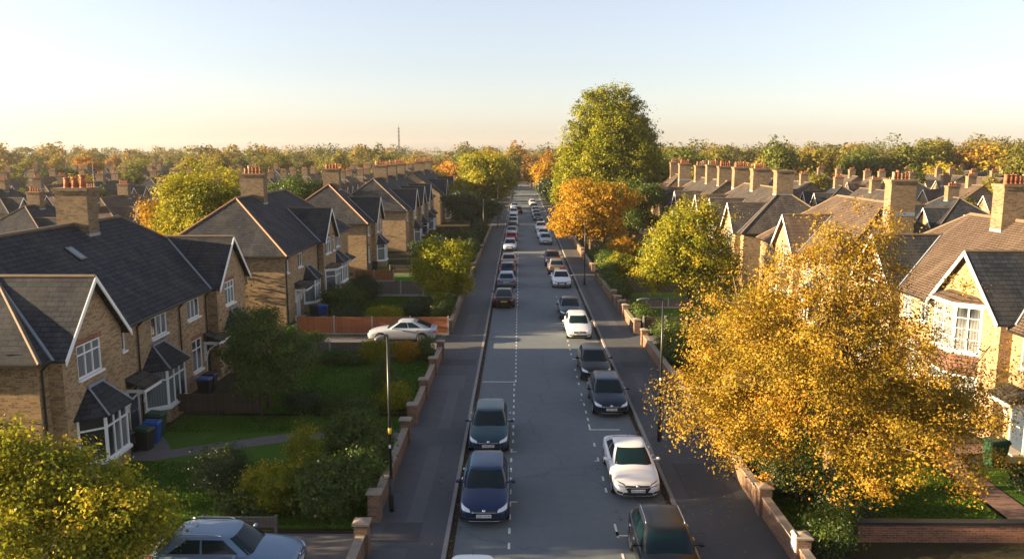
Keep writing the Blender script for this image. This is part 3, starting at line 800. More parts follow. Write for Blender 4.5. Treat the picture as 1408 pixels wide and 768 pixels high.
    return root
PROTO = {k: build_car(k) for k in ('hatch','sedan')}
PROTO['suv'] = build_car('suv', True)
used = set()
def text_mesh(body, size):
    c = bpy.data.curves.new('t', 'FONT'); c.body = body; c.size = size; c.extrude = .002; c.align_x = 'CENTER'; c.align_y = 'CENTER'
    o = bpy.data.objects.new('t', c); COL.objects.link(o)
    m = eval_mesh(o); bpy.data.objects.remove(o); m.materials.clear(); m.materials.append(M['ink']); return m
PAINT = dict(white=(.74,.74,.73), navy=(.002,.022,.075), teal=(.008,.05,.07), black=(.010,.011,.013), midnight=(.004,.014,.035), silver=(.36,.39,.43), steel=(.14,.22,.32), grey=(.12,.12,.125), red=(.42,.012,.015), maroon=(.10,.02,.022), pale_blue=(.34,.42,.52), pink=(.36,.27,.26))
def car(kind, x, yfront, color, label, face=1, plate=None, rz=None, group=None):
    """yfront: the y of the end nearer to the camera; face 1 = headlights towards the camera"""
    L = CAR[kind]['L']
    if kind in used:
        root, subs = copy_thing(tree_of(PROTO[kind]))
        for s in subs: s.parent = root
    else:
        tree_of(PROTO[kind]); root = PROTO[kind]; used.add(kind); subs = kids(root)
    root.location = (x, yfront+L/2, 0); root.rotation_euler = (0,0, rz if rz is not None else (0 if face > 0 else math.pi))
    tag(root, label, 'car', group)
    for p in subs:
        if p.name.split('.')[0] in ('body','roof','mirror'): p.color = (*PAINT[color], 1)
        nm = p.name.split('.')[0]
        if plate and nm == ('number_plate' if face > 0 else 'rear_number_plate'):
            o = bpy.data.objects.new('plate_lettering', text_mesh(plate, .094)); COL.objects.link(o); o.parent = p
            zs = .0 if kind != 'suv' else .10
            if face > 0: o.location = (0, -L/2-.025, .458+zs*.7); o.rotation_euler = (R(90),0,0)
            else: o.location = (0, L/2+.015, .653+zs); o.rotation_euler = (R(90),0,math.pi)
    return root

# ------------------------------------------------------------------ street furniture
def lamp(x, y, h, arm, label, sticker=None, group='street lamps', shade_h=1.35):
    root = thing('street_lamp', (x, y, 0), 0, label, 'street lamp', group)
    b = MB(); b.tube((0,0,-.1), (0,0,shade_h), .085, .08, 14); b.tube((0,0,shade_h), (0,0,shade_h+.08), .08, .055, 14); b.tube((0,0,shade_h+.08), (0,0,h), .055, .042, 12)
    b.build('pole', M['lamp'], root, True)
    b = MB(); b.box(-.09, .09, -.075, -.09, .25, .75); b.build('service_door', M['lamp'], root)
    d = Vector(arm).normalized(); L = Vector(arm).length
    b = MB(); b.path([(0,0,h-.05), tuple(d*.06+Vector((0,0,h+.03))), tuple(d*L+Vector((0,0,h+.06)))], [.04,.035,.03], 8); b.build('arm', M['lamp'], root, True)
    b = MB(); s = Vector((-d.y, d.x, 0)); c = d*L+Vector((0,0,h+.05)); vs = []
    for t, w, z in ((-.1,.05,.035),(.03,.09,.05),(.22,.105,.055),(.38,.09,.045),(.47,.04,.025)):
        for u, zz in ((-1,0),(-1,z*.55),(-.55,z),(.55,z),(1,z*.55),(1,0),(.7,-.035),(-.7,-.035)): vs.append(tuple(c+d*t+s*(u*w)+Vector((0,0,zz))))
    b.add(vs, [[i*8+j, i*8+(j+1) % 8, (i+1)*8+(j+1) % 8, (i+1)*8+j] for i in range(4) for j in range(8)]+[list(range(8))[::-1], list(range(32,40))])
    b.build('lamp_head', M['lamp_head'], root, True)
    if sticker:
        b = MB(); z = sticker[1]; b.tube((0,0,z), (0,0,z+sticker[2]), .062, .062, 12); b.build('label_band', M[sticker[0]], root, True)
        b = MB(); b.box(-.035, .035, -.063, -.085, z-.5, z-.38); b.build('small_plate', M['sign_white'], root)
    b = MB(); b.tube((0,0,-.02), (0,0,.015), .22, .2, 14); b.build('base_collar', M['concrete'], root)
    return root
def bin_(x, y, rz, mat, label, lid=None, s=1., group=None):
    root = thing('wheelie_bin', (x, y, 0), rz, label, 'wheelie bin', group)
    b = MB(); lo = [(-.23,-.24),(.23,-.24),(.23,.24),(-.23,.24)]; hi = [(-.29,-.33),(.29,-.33),(.29,.33),(-.29,.33)]
    vs = [(p[0]*s,p[1]*s,.06) for p in lo]+[(p[0]*s,p[1]*s,.98*s) for p in hi]
    b.add(vs, [[3,2,1,0],[4,5,6,7],[0,1,5,4],[1,2,6,5],[2,3,7,6],[3,0,4,7]]); b.box(-.31*s,.31*s,-.35*s,.35*s,.93*s,.985*s)
    b.build('bin_body', M[mat], root, bevel=.02)
    b = MB(); vs = [(-.31*s,-.37*s,.99*s),(.31*s,-.37*s,.99*s),(.31*s,.36*s,1.0*s),(-.31*s,.36*s,1.0*s),(-.24*s,-.28*s,1.06*s),(.24*s,-.28*s,1.06*s),(.26*s,.32*s,1.09*s),(-.26*s,.32*s,1.09*s)]
    b.add(vs, [[3,2,1,0],[4,5,6,7],[0,1,5,4],[1,2,6,5],[2,3,7,6],[3,0,4,7]]); b.build('lid', M[lid or mat], root, bevel=.015)
    b = MB(); b.tube((-.26*s,.40*s,.97*s), (.26*s,.40*s,.97*s), .018, .018, 8); b.box(-.22*s,-.18*s,.33*s,.41*s,.95*s,.985*s); b.box(.18*s,.22*s,.33*s,.41*s,.95*s,.985*s); b.build('handle', M['bin_dark'], root)
    for k in (-1, 1):
        b = MB(); b.tube((k*.25*s,.27*s,.1), (k*.31*s,.27*s,.1), .1, .1, 16); b.build('wheel', M['tyre'], root)
    return root
def fence(x0, y0, x1, y1, h, mat, label, post='concrete', gap=1.83, group=None, base=True, name='garden_fence', cat='fence'):
    root = thing(name, (x0, y0, 0), math.atan2(y1-y0, x1-x0), label, cat, group); L = math.hypot(x1-x0, y1-y0); n = max(1, round(L/gap)); st = L/n
    for i in range(n+1):
        b = MB(); b.box(i*st-.055, i*st+.055, -.055, .055, -.05, h+.08)
        b.add([(i*st-.055,-.055,h+.08),(i*st+.055,-.055,h+.08),(i*st+.055,.055,h+.08),(i*st-.055,.055,h+.08),(i*st,0,h+.14)], [[0,1,4],[1,2,4],[2,3,4],[3,0,4]])
        b.build('post', M[post], root)
    for i in range(n):
        a, e = i*st+.058, (i+1)*st-.058
        b = MB(); dz = random.Random(i+int(L*10)).uniform(-.02,.02)
        b.box(a, e, -.014, .014, .24, h+dz); b.box(a, e, -.045, -.0145, h-.12+dz, h-.05+dz); b.box(a, e, -.045, -.0145, h*.5, h*.5+.06)
        b.box(a, e, -.04, .04, h+dz+.002, h+dz+.035)
        b.build('panel', M[mat], root)
        if base:
            b = MB(); b.box(a, e, -.025, .025, 0, .235); b.build('gravel_board', M['concrete'], root)
    return root
def garden_wall(x, y0, y1, h, label, piers=(), x1=None, mat='wall_brick', group='low brick garden walls', cap='stone', lowcap='stone', t=.115):
    x1 = x if x1 is None else x1
    root = thing('garden_wall', (x, y0, 0), 0, label, 'garden wall', group); L = y1-y0; dx = x1-x
    b = MB(); b.add([(-t,0,0),(t,0,0),(dx+t,L,0),(dx-t,L,0),(-t,0,h-.06),(t,0,h-.06),(dx+t,L,h-.06),(dx-t,L,h-.06)], [[3,2,1,0],[4,5,6,7],[0,1,5,4],[1,2,6,5],[2,3,7,6],[3,0,4,7]])
    b.build('wall_body', M[mat], root)
    e = t+.03
    b = MB(); b.add([(-e,-.01,h-.058),(e,-.01,h-.058),(dx+e,L+.01,h-.058),(dx-e,L+.01,h-.058),(-e,-.01,h),(e,-.01,h),(dx+e,L+.01,h),(dx-e,L+.01,h)], [[3,2,1,0],[4,5,6,7],[0,1,5,4],[1,2,6,5],[2,3,7,6],[3,0,4,7]])
    b.build('coping', M[lowcap], root)
    for yp in piers:
        px = dx*(yp-y0)/max(L, .01); q = .22
        b = MB(); b.box(px-q, px+q, yp-y0-q, yp-y0+q, 0, h+.28); po = b.build('pier', M[mat], root)
        b = MB(); b.box(px-q-.05, px+q+.05, yp-y0-q-.05, yp-y0+q+.05, h+.283, h+.34)
        z = h+.34; b.add([(px-q-.05,yp-y0-q-.05,z),(px+q+.05,yp-y0-q-.05,z),(px+q+.05,yp-y0+q+.05,z),(px-q-.05,yp-y0+q+.05,z),(px,yp-y0,z+.09)], [[0,1,4],[1,2,4],[2,3,4],[3,0,4]])
        b.build('pier_cap', M[cap], po)
    return root
def cross_wall(x0, x1, y, h, label, mat='wall_brick', cap='stone', group=None):
    root = thing('garden_wall', (x0, y, 0), 0, label, 'garden wall', group)
    b = MB(); b.box(0, x1-x0, -.11, .11, 0, h-.1); b.build('wall_body', M[mat], root)
    b = MB(); b.box(-.01, x1-x0+.01, -.15, .15, h-.098, h); b.build('coping', M[cap], root)
    return root
# ================================================================== THE SCENE
SUN_EL, SUN_TILT = 11.8, 4.5          # degrees; tilt: how far the light runs up the street
# ------------------------------------------------------------------ setting
def sheet(name, pts, z, mat, kind='structure', cells=None):
    b = MB(); b.poly([(p[0], p[1], z) for p in pts]); o = b.build(name, mat); tag(o, kind=kind); return o
def rect(name, x0, x1, y0, y1, z, mat): return sheet(name, [(x0,y0),(x1,y0),(x1,y1),(x0,y1)], z, mat)
rect('ground', -1500, 1500, -120, 2200, -.06, M['ground'])
rect('road', -2.32, 5.62, -25, 330, 0, M['road'])
def slabbox(name, x0, x1, y0, y1, z0, z1, mat):
    b = MB(); b.box(x0, x1, y0, y1, z0, z1); return tag(b.build(name, mat), kind='structure')
slabbox('pavement', -5.05, -2.46, -25, 330, -.05, .12, M['pave'])
slabbox('pavement', 5.76, 8.55, -25, 330, -.05, .12, M['pave'])
for x in (-2.46, 5.62):
    b = MB(); y = -25.
    while y < 330:
        b.box(x, x+.138, y, y+.908, -.05, .132); y += .915
    tag(b.build('kerb', M['kerb']), kind='structure')
# garden earth on both sides
rect('garden_soil', -46, -5.06, 5, 330, .03, M['soil'])
rect('garden_soil', 8.56, 44, 5, 330, .03, M['soil'])
# repairs in the pavements
for (x0,x1,y0,y1,m) in ((-3.9,-3.35,25.2,33.2,'pave_pale'),(-4.6,-3.3,24.6,26.0,'pave_dark'),(-3.75,-3.2,35.5,41.5,'pave_pale'),(-4.75,-3.0,41.6,44.4,'pave_pale'),(-4.9,-2.6,46.6,48.0,'pave_dark'),(-4.0,-3.1,52.5,62,'pave_pale'),(-4.8,-3.6,22.4,24.2,'pave_pale'),
    (6.5,7.0,37.5,45,'pave_pale'),(6.2,7.8,46.2,47.6,'pave_dark'),(6.7,7.3,56,70,'pave_pale'),(6.1,6.5,66,78,'pave_dark'),(6.3,8.0,28,31.4,'pave_dark')):
    rect('pavement_patch', x0, x1, y0, y1, .124 if m == 'pave_pale' else .128, M[m])
for (x0,x1,y0,y1,m) in ((1.1,1.9,22,58,'pave_pale'),(-2.3,-.5,44.2,47.0,'pave_pale'),(3.5,5.6,30.2,31.6,'pave_dark'),(-2.2,5.5,66,67.2,'pave_dark'),(2.2,2.9,60,110,'pave_pale')):
    pass
# gutters: thin strip of dirt and leaf litter along the kerbs
M['gutter_dirt'] = grass_mat('gutter_dirt', (.050,.040,.030), (.075,.06,.045), (.04,.033,.026))
rect('road_edge', -2.32, -2.12, 10, 120, .004, M['gutter_dirt']); rect('road_edge', 5.42, 5.62, 10, 120, .004, M['gutter_dirt'])
# parking bay lines
def marking(rects):
    b = MB()
    for (x0,x1,y0,y1) in rects: b.poly([(x0,y0,.008),(x1,y0,.008),(x1,y1,.008),(x0,y1,.008)])
    tag(b.build('road_marking', M['paint']), kind='structure')
l = [(-.36,-.28,y,y+.42) for y in [21.2+1.06*i for i in range(12)]]+[(-.30,-.22,y,y+.40) for y in [34+.98*i for i in range(10)]]
l += [(-.28,-.06,27.9,27.98),(-.28,-.10,32.9,32.98)]
l += [(-2.05,-.14,43.5,43.6)]+[(-.22,-.14,43.6+.92*i,44.0+.92*i) for i in range(24)]+[(-.18,-.09,66+1.6*i,66.7+1.6*i) for i in range(22)]
marking(l)
r_ = [(3.30,3.38,y,y+.42) for y in (21.5,22.6,23.7,25.2,28.8,29.9,31.9,33.6,37.0,38.1,39.3,41.0,43.0,44.4,45.9,49.6,50.8,52.0,53.2,57.8,59.0,60.2,62.5,64,66,68,70)]
r_ += [(3.30,4.15,25.3,25.38),(3.30,3.38,25.38,26.2),(3.18,3.30,31.9,31.98),(3.28,4.7,35.7,35.8),(3.28,3.36,35.8,36.5),(3.18,3.30,40.2,40.28),(3.30,3.9,48.5,48.6)]
marking(r_)
# lawns, paths and drives
rect('lawn', -16.4, -5.35, 25.6, 37.3, .09, M['lawn']); rect('lawn', -14.5, -5.35, 37.7, 47.8, .09, M['lawn'])
rect('lawn', -16.9, -5.35, 54.2, 69.8, .09, M['lawn']); rect('lawn', -15.9, -6.2, 70.6, 77.6, .09, M['lawn']); rect('lawn', -15.9, -6.2, 78.4, 90, .09, M['lawn'])
rect('lawn', 8.95, 17.0, 25.0, 37.5, .09, M['lawn']); rect('lawn', 8.95, 20.8, 38.2, 52.0, .09, M['lawn']); rect('lawn', 8.95, 20, 56, 72, .09, M['lawn'])
rect('lawn', 18.4, 21.2, 24.5, 31.2, .09, M['lawn'])
def strip(name, pts, w, z, mat):
    P = [Vector((*p, 0)) for p in pts]; Lf, Rt = [], []
    for i, p in enumerate(P):
        d = (P[min(i+1, len(P)-1)]-P[max(i-1, 0)]).normalized(); n = Vector((-d.y, d.x, 0))*w/2
        Lf.append(p+n); Rt.append(p-n)
    b = MB(); vs = [(q.x, q.y, z) for q in Lf+Rt]; k = len(P)
    b.add(vs, [[i, i+k, i+1+k, i+1] for i in range(k-1)]); tag(b.build(name, mat), kind='structure')
strip('garden_path', [(-17.2,31.9),(-15.4,32.1),(-13,33.2),(-10.5,34.3),(-8,34.8),(-5.1,34.9)], 1.05, .098, M['drive'])
strip('garden_path', [(-17.2,34.9),(-16.2,33.6),(-15.4,32.3)], 1.2, .102, M['drive'])
M['path_brick'] = plain('path_brick', (.17,.10,.075), .9, .3, 9)
strip('garden_path', [(17.7,23.0),(17.75,29),(17.9,32.2),(19.0,33.2),(21.3,33.4)], 1.15, .098, M['path_brick'])
rect('driveway', -15.2, -5.06, 49.2, 54.4, .095, M['drive']); rect('driveway', -17, -5.06, 19.6, 25.2, .095, M['drive'])
rect('driveway', 8.56, 20, 52.3, 54.6, .095, M['drive'])

# ------------------------------------------------------------------ the street's houses
G = 'brick houses along the street'
W = lambda y, z, w, h, cols=2, gi=None, rows=None: (y, z, w, h, cols, gi, rows)
H1 = House('long brick house with charcoal slate roof, skylight and two front gables, by the wheelie bins', -17.5, 28.0, 21.0, gables=[(2.9,2.25,.55,7.95,5.5),(18.3,2.3,.55,7.9,5.5)],
  windows=[W(2.55,4.1,1.75,1.32,3,0),W(6.1,4.1,.8,1.3,2),W(9.9,3.95,1.7,1.45,3),W(14.0,3.95,1.6,1.45,3),W(18.0,4.0,1.5,1.35,3,1),W(14.2,1.0,1.3,1.75,2)],
  bays=[(2.75,3.0,.8,.55),(9.6,3.3,.85,0),(18.4,2.8,.75,.55)], doors=[(6.9,1.0,'door_dark'),(15.9,1.0,'door_dark')],
  chimneys=[(12.2,1.6,1.0,11.0,3)], skylight=(8.7,7.75), downpipes=[(.15,0),(7.55,0),(12.1,0),(15.55,0)], group=G, end0='hip', end1='hip', hipk=.95)
for c in H1.root.children: pass
b = MB(); b.tube((-4.8+.6,12.9,11), (-4.8+.6,12.9,12.3), .014, .010, 6); b.build('aerial', M['gutter'], H1.root)
H2 = House('brick house with orange hip tiles behind the cedar fence and parked silver saloon', -17.2, 57.9, 22.0, gables=[(12.0,2.3,.5,7.9,5.5)], roof='slate', ridge_mat='ridge',
  windows=[W(.75,3.9,.55,1.45,1),W(4.2,3.85,1.15,1.5,2),W(11.5,4.0,1.9,1.4,3,0),W(13.6,4.0,.7,1.35,1,0),W(17.4,3.9,1.3,1.45,2)],
  bays=[(6.4,2.9,.8,0),(11.6,3.0,.8,.5,.8,2.65,'flat'),(16.6,3.4,.8,0)], doors=[(3.2,1.0,'door_white'),(20.2,1.0,'door_dark')], chimneys=[(8.6,1.9,1.0,11.0,5)], downpipes=[(.12,0),(9.5,0)], group=G)
H3 = House('brick house with front gable and hip roof, second past the cedar fence', -16.2, 84.2, 10.2, ridge_mat='ridge', gables=[(5.2,2.2,.45,7.8,5.5)], roof='slate',
  windows=[W(1.4,3.9,.8,1.4,2),W(4.6,3.95,1.3,1.4,3,0),W(6.4,3.95,.7,1.35,1,0),W(8.8,3.9,.9,1.4,2),W(1.4,1.0,.9,1.7,2)], bays=[(5.2,2.8,.8,.45)], doors=[(8.6,1.0,'door_white')], chimneys=[(6.0,1.8,1.0,10.9,4)], downpipes=[(.12,0)], group=G)
H4 = House('long brick terrace with three front gables beyond the hip roofed brick houses', -14.6, 102.6, 34, gables=[(6,2.3,.5,7.8,5.5),(14.5,2.3,.5,7.8,5.5),(23,2.3,.5,7.8,5.5)], roof='slate',
  windows=[W(1.6,3.9,1.0,1.4,2),W(5.6,3.95,2.0,1.4,3,0),W(10.2,3.9,1.1,1.4,2),W(14.2,3.95,2.0,1.4,3,1),W(18.8,3.9,1.1,1.4,2),W(23,3.95,2.0,1.4,3,2),W(29,3.9,1.2,1.4,2),W(32,3.9,1.2,1.4,2)],
  bays=[(5.8,3.0,.8,.5),(14.3,3.0,.8,.5),(22.8,3.0,.8,.5),(30,3.0,.8,0)], doors=[(10.4,1.0,'door_white'),(18.9,1.0,'door_dark')], chimneys=[(10.3,1.8,1.1,10.9,6),(19,1.8,1.1,10.9,6),(28,1.8,1.1,10.9,6)], group=G)
H5 = House('white-windowed brick terrace furthest up the street, its end wall by the yellow tree', -13.9, 141, 30, roof='slate', gables=[(6,2.2,.5,7.8,5.5),(20,2.2,.5,7.8,5.5)],
  windows=[W(1.6,3.9,1.2,1.4,2),W(6,3.95,2.0,1.4,3,0),W(11,3.9,1.2,1.4,2),W(15.5,3.9,1.2,1.4,2),W(20,3.95,2.0,1.4,3,1)], bays=[(6,3,.8,.5),(12,3,.8,0),(20,3,.8,.5)], doors=[(9,1,'door_dark')], chimneys=[(10,1.8,1.1,10.9,6),(22,1.8,1.1,10.9,6)], group=G, end0='gable')
R1 = House('sunlit brick house with tall white two storey bay under a dark slate gable', 21.4, 27.0, 24.5, sx=-1, gables=[(9.8,2.75,.55,8.25,5.7),(19.7,2.35,.5,8.0,5.5)], roof='tile_brown', gable_roof='slate',
  windows=[W(5.6,3.7,1.5,1.6,2),W(14.6,3.95,.9,1.3,2),W(16.4,3.9,1.0,1.4,2),W(19.6,3.95,1.7,1.4,3,1),W(2.0,3.9,1.4,1.4,2),W(15.5,1.0,1.3,1.7,2)],
  bays=[(10.1,3.3,.85,.55,.8,2.62,'flat',3.65,.75,2,2,'stock','slate',4),(19.7,2.9,.8,.5)], doors=[(6.1,1.05,'door_dark')], chimneys=[(15.8,1.6,1.0,11.1,5)], downpipes=[(7.45,0),(12.9+.6,0)], group=G, hipk=1.0)
R2 = House('sunlit brick house half hidden behind the golden maple, chimney at its gable end', 21.4, 53.2, 17.5, sx=-1, gables=[(9.6,2.3,.5,7.9,5.5)], roof='tile_brown',
  windows=[W(2.5,3.9,1.2,1.4,2),W(5.5,3.9,1.0,1.4,2),W(9.6,3.95,1.7,1.4,3,0),W(14.5,3.9,1.2,1.4,2)], bays=[(9.6,3,.8,.5),(4,3,.8,0)], doors=[(13.5,1,'door_white')], chimneys=[(2.3,1.7,1.0,10.9,5)], group=G, hipk=.9)
R3 = House('sunlit white-windowed brick house with paired gables behind the yellow-green tree', 20.9, 74.4, 22, sx=-1, gables=[(3.2,2.2,.5,7.9,5.5),(10.5,2.2,.5,7.9,5.5),(17.5,2.2,.5,7.9,5.5)], roof='slate_b',
  windows=[W(3.2,3.9,1.8,1.45,3,0),W(6.6,3.9,1.0,1.4,2),W(10.5,3.9,1.8,1.45,3,1),W(14,3.9,1.0,1.4,2),W(17.5,3.9,1.8,1.45,3,2)], bays=[(3.2,3,.8,.5),(10.5,3,.8,.5),(17.5,3,.8,.5)], doors=[(6.6,1,'door_white'),(14,1,'door_dark')], chimneys=[(4.2,1.6,1.1,11.0,0),(12,1.7,1.1,11,6),(19.5,1.7,1.1,11,6)], group=G)
rr = random.Random(4)
prev = 98.6
RLAB = ['first','second','third','fourth','fifth']
for i in range(5):
    Ln = (20, 22, 19, 23, 20)[i]
    gl = [(4,2.2,.5,7.8,5.5),(Ln-5,2.2,.5,7.8,5.5)]
    House(f'sunlit terrace with many chimneys, {RLAB[i]} past the paired gables behind the tall tree', 20.6-.3*i, prev, Ln, sx=-1, gables=gl, roof=('slate_b','tile_brown','slate_b','tile_brown','slate_b')[i],
      windows=[W(4,3.9,1.8,1.4,3,0),W(9,3.9,1.2,1.4,2),W(Ln-5,3.9,1.8,1.4,3,1)], bays=[(4,3,.8,.5),(Ln-5,3,.8,.5)], doors=[(8,1,'door_white')],
      chimneys=[(1.2,1.7,1.0,11,5),(Ln*.38,1.7,1.0,11.1,6),(Ln*.72,1.7,1.0,10.9,5)], group=G, end0=('gable','hip')[i % 2])
    prev += Ln+3

# ------------------------------------------------------------------ garden walls, fences
LW = -5.0
garden_wall(LW, 12, 24.1, .85, 'brick garden wall in front of the silver hatchback, ending at a pier', piers=(23.9,))
garden_wall(LW, 26.0, 34.0, .85, 'brick garden wall behind the lamp post with the yellow band', piers=(26.2,33.8))
garden_wall(LW, 35.9, 48.9, .8, 'brick garden wall before the grey fenced lawn, up to the drive', piers=(36.1,40.3,44.6,48.7), x1=-4.9)
garden_wall(-4.9, 54.8, 70, .8, 'brick garden wall under the round green tree and shrubs', piers=(55,69.8), x1=-4.9)
garden_wall(-4.9, 73, 132, .8, 'long brick garden wall running up past the far hedges', piers=(73.2,84,100), x1=-4.6)
RW = 8.65
garden_wall(8.75, 10, 23.3, .85, 'brick garden wall ending at the pier with the white sign', piers=(23.1,), x1=8.7)
garden_wall(8.7, 23.6, 35.0, .85, 'brick garden wall beneath the golden maple', piers=(26.8,), x1=8.6)
garden_wall(8.6, 35.1, 52.0, .85, 'brick garden wall along the dark green hedge', piers=(41.4,51.8), x1=8.3)
garden_wall(8.3, 54.9, 79.5, .85, 'brick garden wall with several piers below the yellow-green tree', piers=(55.1,60.5,62.3,64.3,67,79.2), x1=7.8)
garden_wall(7.8, 83, 130, .85, 'brick garden wall running up beside the orange street tree', piers=(83.2,97), x1=7.6)
cross_wall(11.2, 17.1, 25.0, .75, 'low dark capped brick wall dividing the lawn below the maple', mat='red_brick', cap='bin_dark')
s = thing('sign', (8.7, 22.88, .98), 0, 'white notice plate on a brick pier by the pavement', 'sign')
b = MB(); b.box(-.19, .19, -.035, 0, -.28, .28); b.build('sign_board', M['sign_white'], s)
b = MB()
for i in range(5): b.box(-.14, .10-.05*(i % 2), -.037, -.0355, .16-.075*i, .175-.075*i)
b.build('sign_lines', M['sign_ink'], s)
s.location = (8.48, 23.1, .98); s.rotation_euler = (0,0,R(-90))
fence(-15.6, 54.7, -4.95, 54.7, 1.35, 'fence_orange', 'orange cedar panel fence behind the pale silver saloon', gap=2.6)
fence(-14.0, 48.9, -5.6, 48.9, .95, 'fence_grey', 'low grey fence in front of the pale silver saloon', gap=2.1)
fence(-14.5, 70.2, -6.6, 70.2, 1.35, 'fence_grey', 'weathered grey fence behind the lawn with the round shrubs', gap=1.9)
fence(-16.3, 78.0, -12.4, 78.0, 1.2, 'fence_orange', 'short orange fence piece beside the far white bay window', gap=2.0)
fence(-13.5, 82.6, -6.6, 82.6, 1.0, 'fence_dark', 'dark fence behind the narrow far lawn strip', gap=2.0)
fence(-16.9, 37.5, -12.6, 37.5, 1.1, 'fence_dark', 'dark close boarded fence between the two front lawns of the slate roofed house', post='fence_dark', gap=1.9, base=False)
fence(-10.6, 25.3, -8.2, 25.3, .6, 'fence_grey', 'low woven grey fence between hedge and silver-blue hatchback', post='fence_grey', gap=1.7, base=False)
fence(8.9, 56.0, 13.5, 56.0, 1.1, 'fence_dark', 'dark panel fence beside the sunlit gate piers', gap=1.8)
fence(8.7, 64.6, 14, 64.6, .8, 'fence_grey', 'pale slatted fence under the yellow-green tree', gap=1.8)

# ------------------------------------------------------------------ lamps, bins
lamp(-4.54, 26.9, 6.55, (-.12,-.45,0), 'black lamp post with yellow band beside the left garden wall', sticker=('yellow', 3.0, .22))
lamp(6.22, 34.0, 6.5, (-.75,-.25,0), 'black lamp post with curved arm under the golden maple edge', sticker=('sign_white', 2.9, .1), shade_h=1.7)
lamp(6.3, 76.2, 6.5, (-.7,-.2,0), 'dark lamp post standing before the orange street tree')
lamp(-4.65, 104, 6.6, (1.2,-.2,0), 'lamp post with its arm reaching over the far kerb by the hedges')
lamp(-3.6, 135, 7.0, (1.2,-.2,0), 'slim lamp post in front of the yellow-topped street tree')
lamp(6.2, 118, 6.6, (-1.1,-.2,0), 'lamp post half lost in the orange crown')
bin_(-16.15, 32.9, R(80), 'bin_dark', 'dark green wheelie bin in front of the blue one by the porch', lid='bin_green')
bin_(-16.2, 33.75, R(95), 'bin_blue', 'blue wheelie bin between the green ones by the porch')
bin_(-16.4, 34.6, R(88), 'bin_green', 'green wheelie bin against the bay wall behind the blue bin', s=1.1)
bin_(-16.75, 32.3, R(85), 'bin_dark', 'black wheelie bin tucked against the white bay window')
bin_(-16.55, 40.6, R(90), 'bin_dark', 'black wheelie bin by the dark boarded fence', lid='bin_blue')
bin_(-16.6, 41.5, R(90), 'bin_dark', 'black wheelie bin with plain lid below the ground floor window')
bin_(-15.2, 60.8, R(90), 'bin_blue', 'blue wheelie bin behind the cedar fence')
bin_(-15.9, 60.9, R(90), 'bin_dark', 'dark wheelie bin beside the blue one behind the cedar fence')
bin_(-13.3, 45.0, R(60), 'bin_dark', 'dark blue-lidded bin beside the low grey fence', lid='bin_blue')
bin_(19.5, 31.4, R(-85), 'bin_green', 'green wheelie bin by the sunlit house porch', s=1.15)
bin_(-15.6, 85.6, R(90), 'bin_dark', 'dark wheelie bin below the far white bay window')

# ------------------------------------------------------------------ cars
GL, GR = 'cars parked along the left kerb', 'cars parked along the right kerb'
car('hatch', -1.3, 17.7, 'white', 'white hatchback with only its roof showing at the bottom edge', group=GL)
car('hatch', -1.2, 25.8, 'navy', 'dark blue hatchback under the lamp post with the yellow band', plate='LDK 12 HFJ', group=GL)
car('hatch', -1.3, 32.4, 'teal', 'dark teal hatchback parked nose to tail behind the blue one', plate='LB13 ADZ', group=GL)
car('sedan', -1.25, 64.4, 'black', 'dark saloon with red tail lights and yellow plate', face=-1, plate='LK09 BVE', group=GL)
car('hatch', -1.2, 74.2, 'steel', 'grey-blue hatchback in front of the dark saloon with yellow plate', face=-1, group=GL)
car('hatch', -1.2, 81.0, 'midnight', 'dark hatchback parked ahead of the grey-blue hatchback', face=-1, group=GL)
car('suv', -1.15, 87.4, 'pink', 'pinkish-grey estate at the head of the left kerb queue', face=-1, group=GL)
car('hatch', -1.2, 102.8, 'pale_blue', 'pale blue hatchback facing down the street beyond the sunlit band', group=GL)
car('hatch', -1.15, 112.5, 'red', 'bright red hatchback behind the pale blue one', face=-1, group=GL)
car('sedan', -1.15, 120.5, 'silver', 'silver saloon behind the bright red hatchback', group=GL)
car('hatch', -1.1, 128.5, 'midnight', 'dark blue hatchback behind the far silver saloon', group=GL)
car('suv', -1.1, 137, 'silver', 'silver estate beyond the far dark blue hatchback', group=GL)
car('hatch', -1.1, 146, 'white', 'small white hatchback far up the left kerb', group=GL)
car('hatch', -1.1, 160, 'white', 'white hatchback just past the far sunlit strip, left kerb', group=GL)
car('hatch', -.2, 166, 'maroon', 'dark red hatchback pulling out far up the street', face=-1)
car('sedan', -1.1, 178, 'silver', 'silver saloon almost lost at the far end, left kerb', group=GL)
car('suv', 4.5, 20.9, 'black', 'black estate with silver roof rails below the golden maple', plate='LR14 KDN', group=GR)
car('sedan', 4.4, 27.9, 'white', 'white saloon in the bay behind the black estate', plate='LDM 13 AZB', group=GR)
car('hatch', 4.5, 37.3, 'midnight', 'midnight blue hatchback parked beyond the white saloon', plate='LC61 AEU', group=GR)
car('hatch', 4.35, 43.4, 'black', 'black hatchback tucked behind the midnight blue one', plate='LO11 WPN', group=GR)
car('hatch', 4.15, 53.5, 'white', 'white hatchback at the edge of the sunlit band by the gate piers', plate='LN10 FTC', group=GR)
car('sedan', 4.0, 59.8, 'teal', 'dark teal saloon behind the white hatchback by the gate piers', group=GR)
car('sedan', 4.05, 74.4, 'white', 'white saloon parked by the dark lamp post before the orange tree', group=GR)
car('suv', 3.95, 82.6, 'grey', 'grey estate behind the white saloon near the orange tree', face=-1, group=GR)
car('suv', 3.8, 88.9, 'maroon', 'dark maroon estate in the sunlit band near the orange tree', group=GR)
car('hatch', 3.7, 110, 'pale_blue', 'pale hatchback under the edge of the orange crown', group=GR)
car('sedan', 3.6, 117.5, 'white', 'white saloon below the orange crown', group=GR)
car('suv', 3.5, 127, 'white', 'white van-like estate beyond the orange crown', group=GR)
car('hatch', 3.5, 148, 'teal', 'dark teal hatchback far up the right kerb', group=GR)
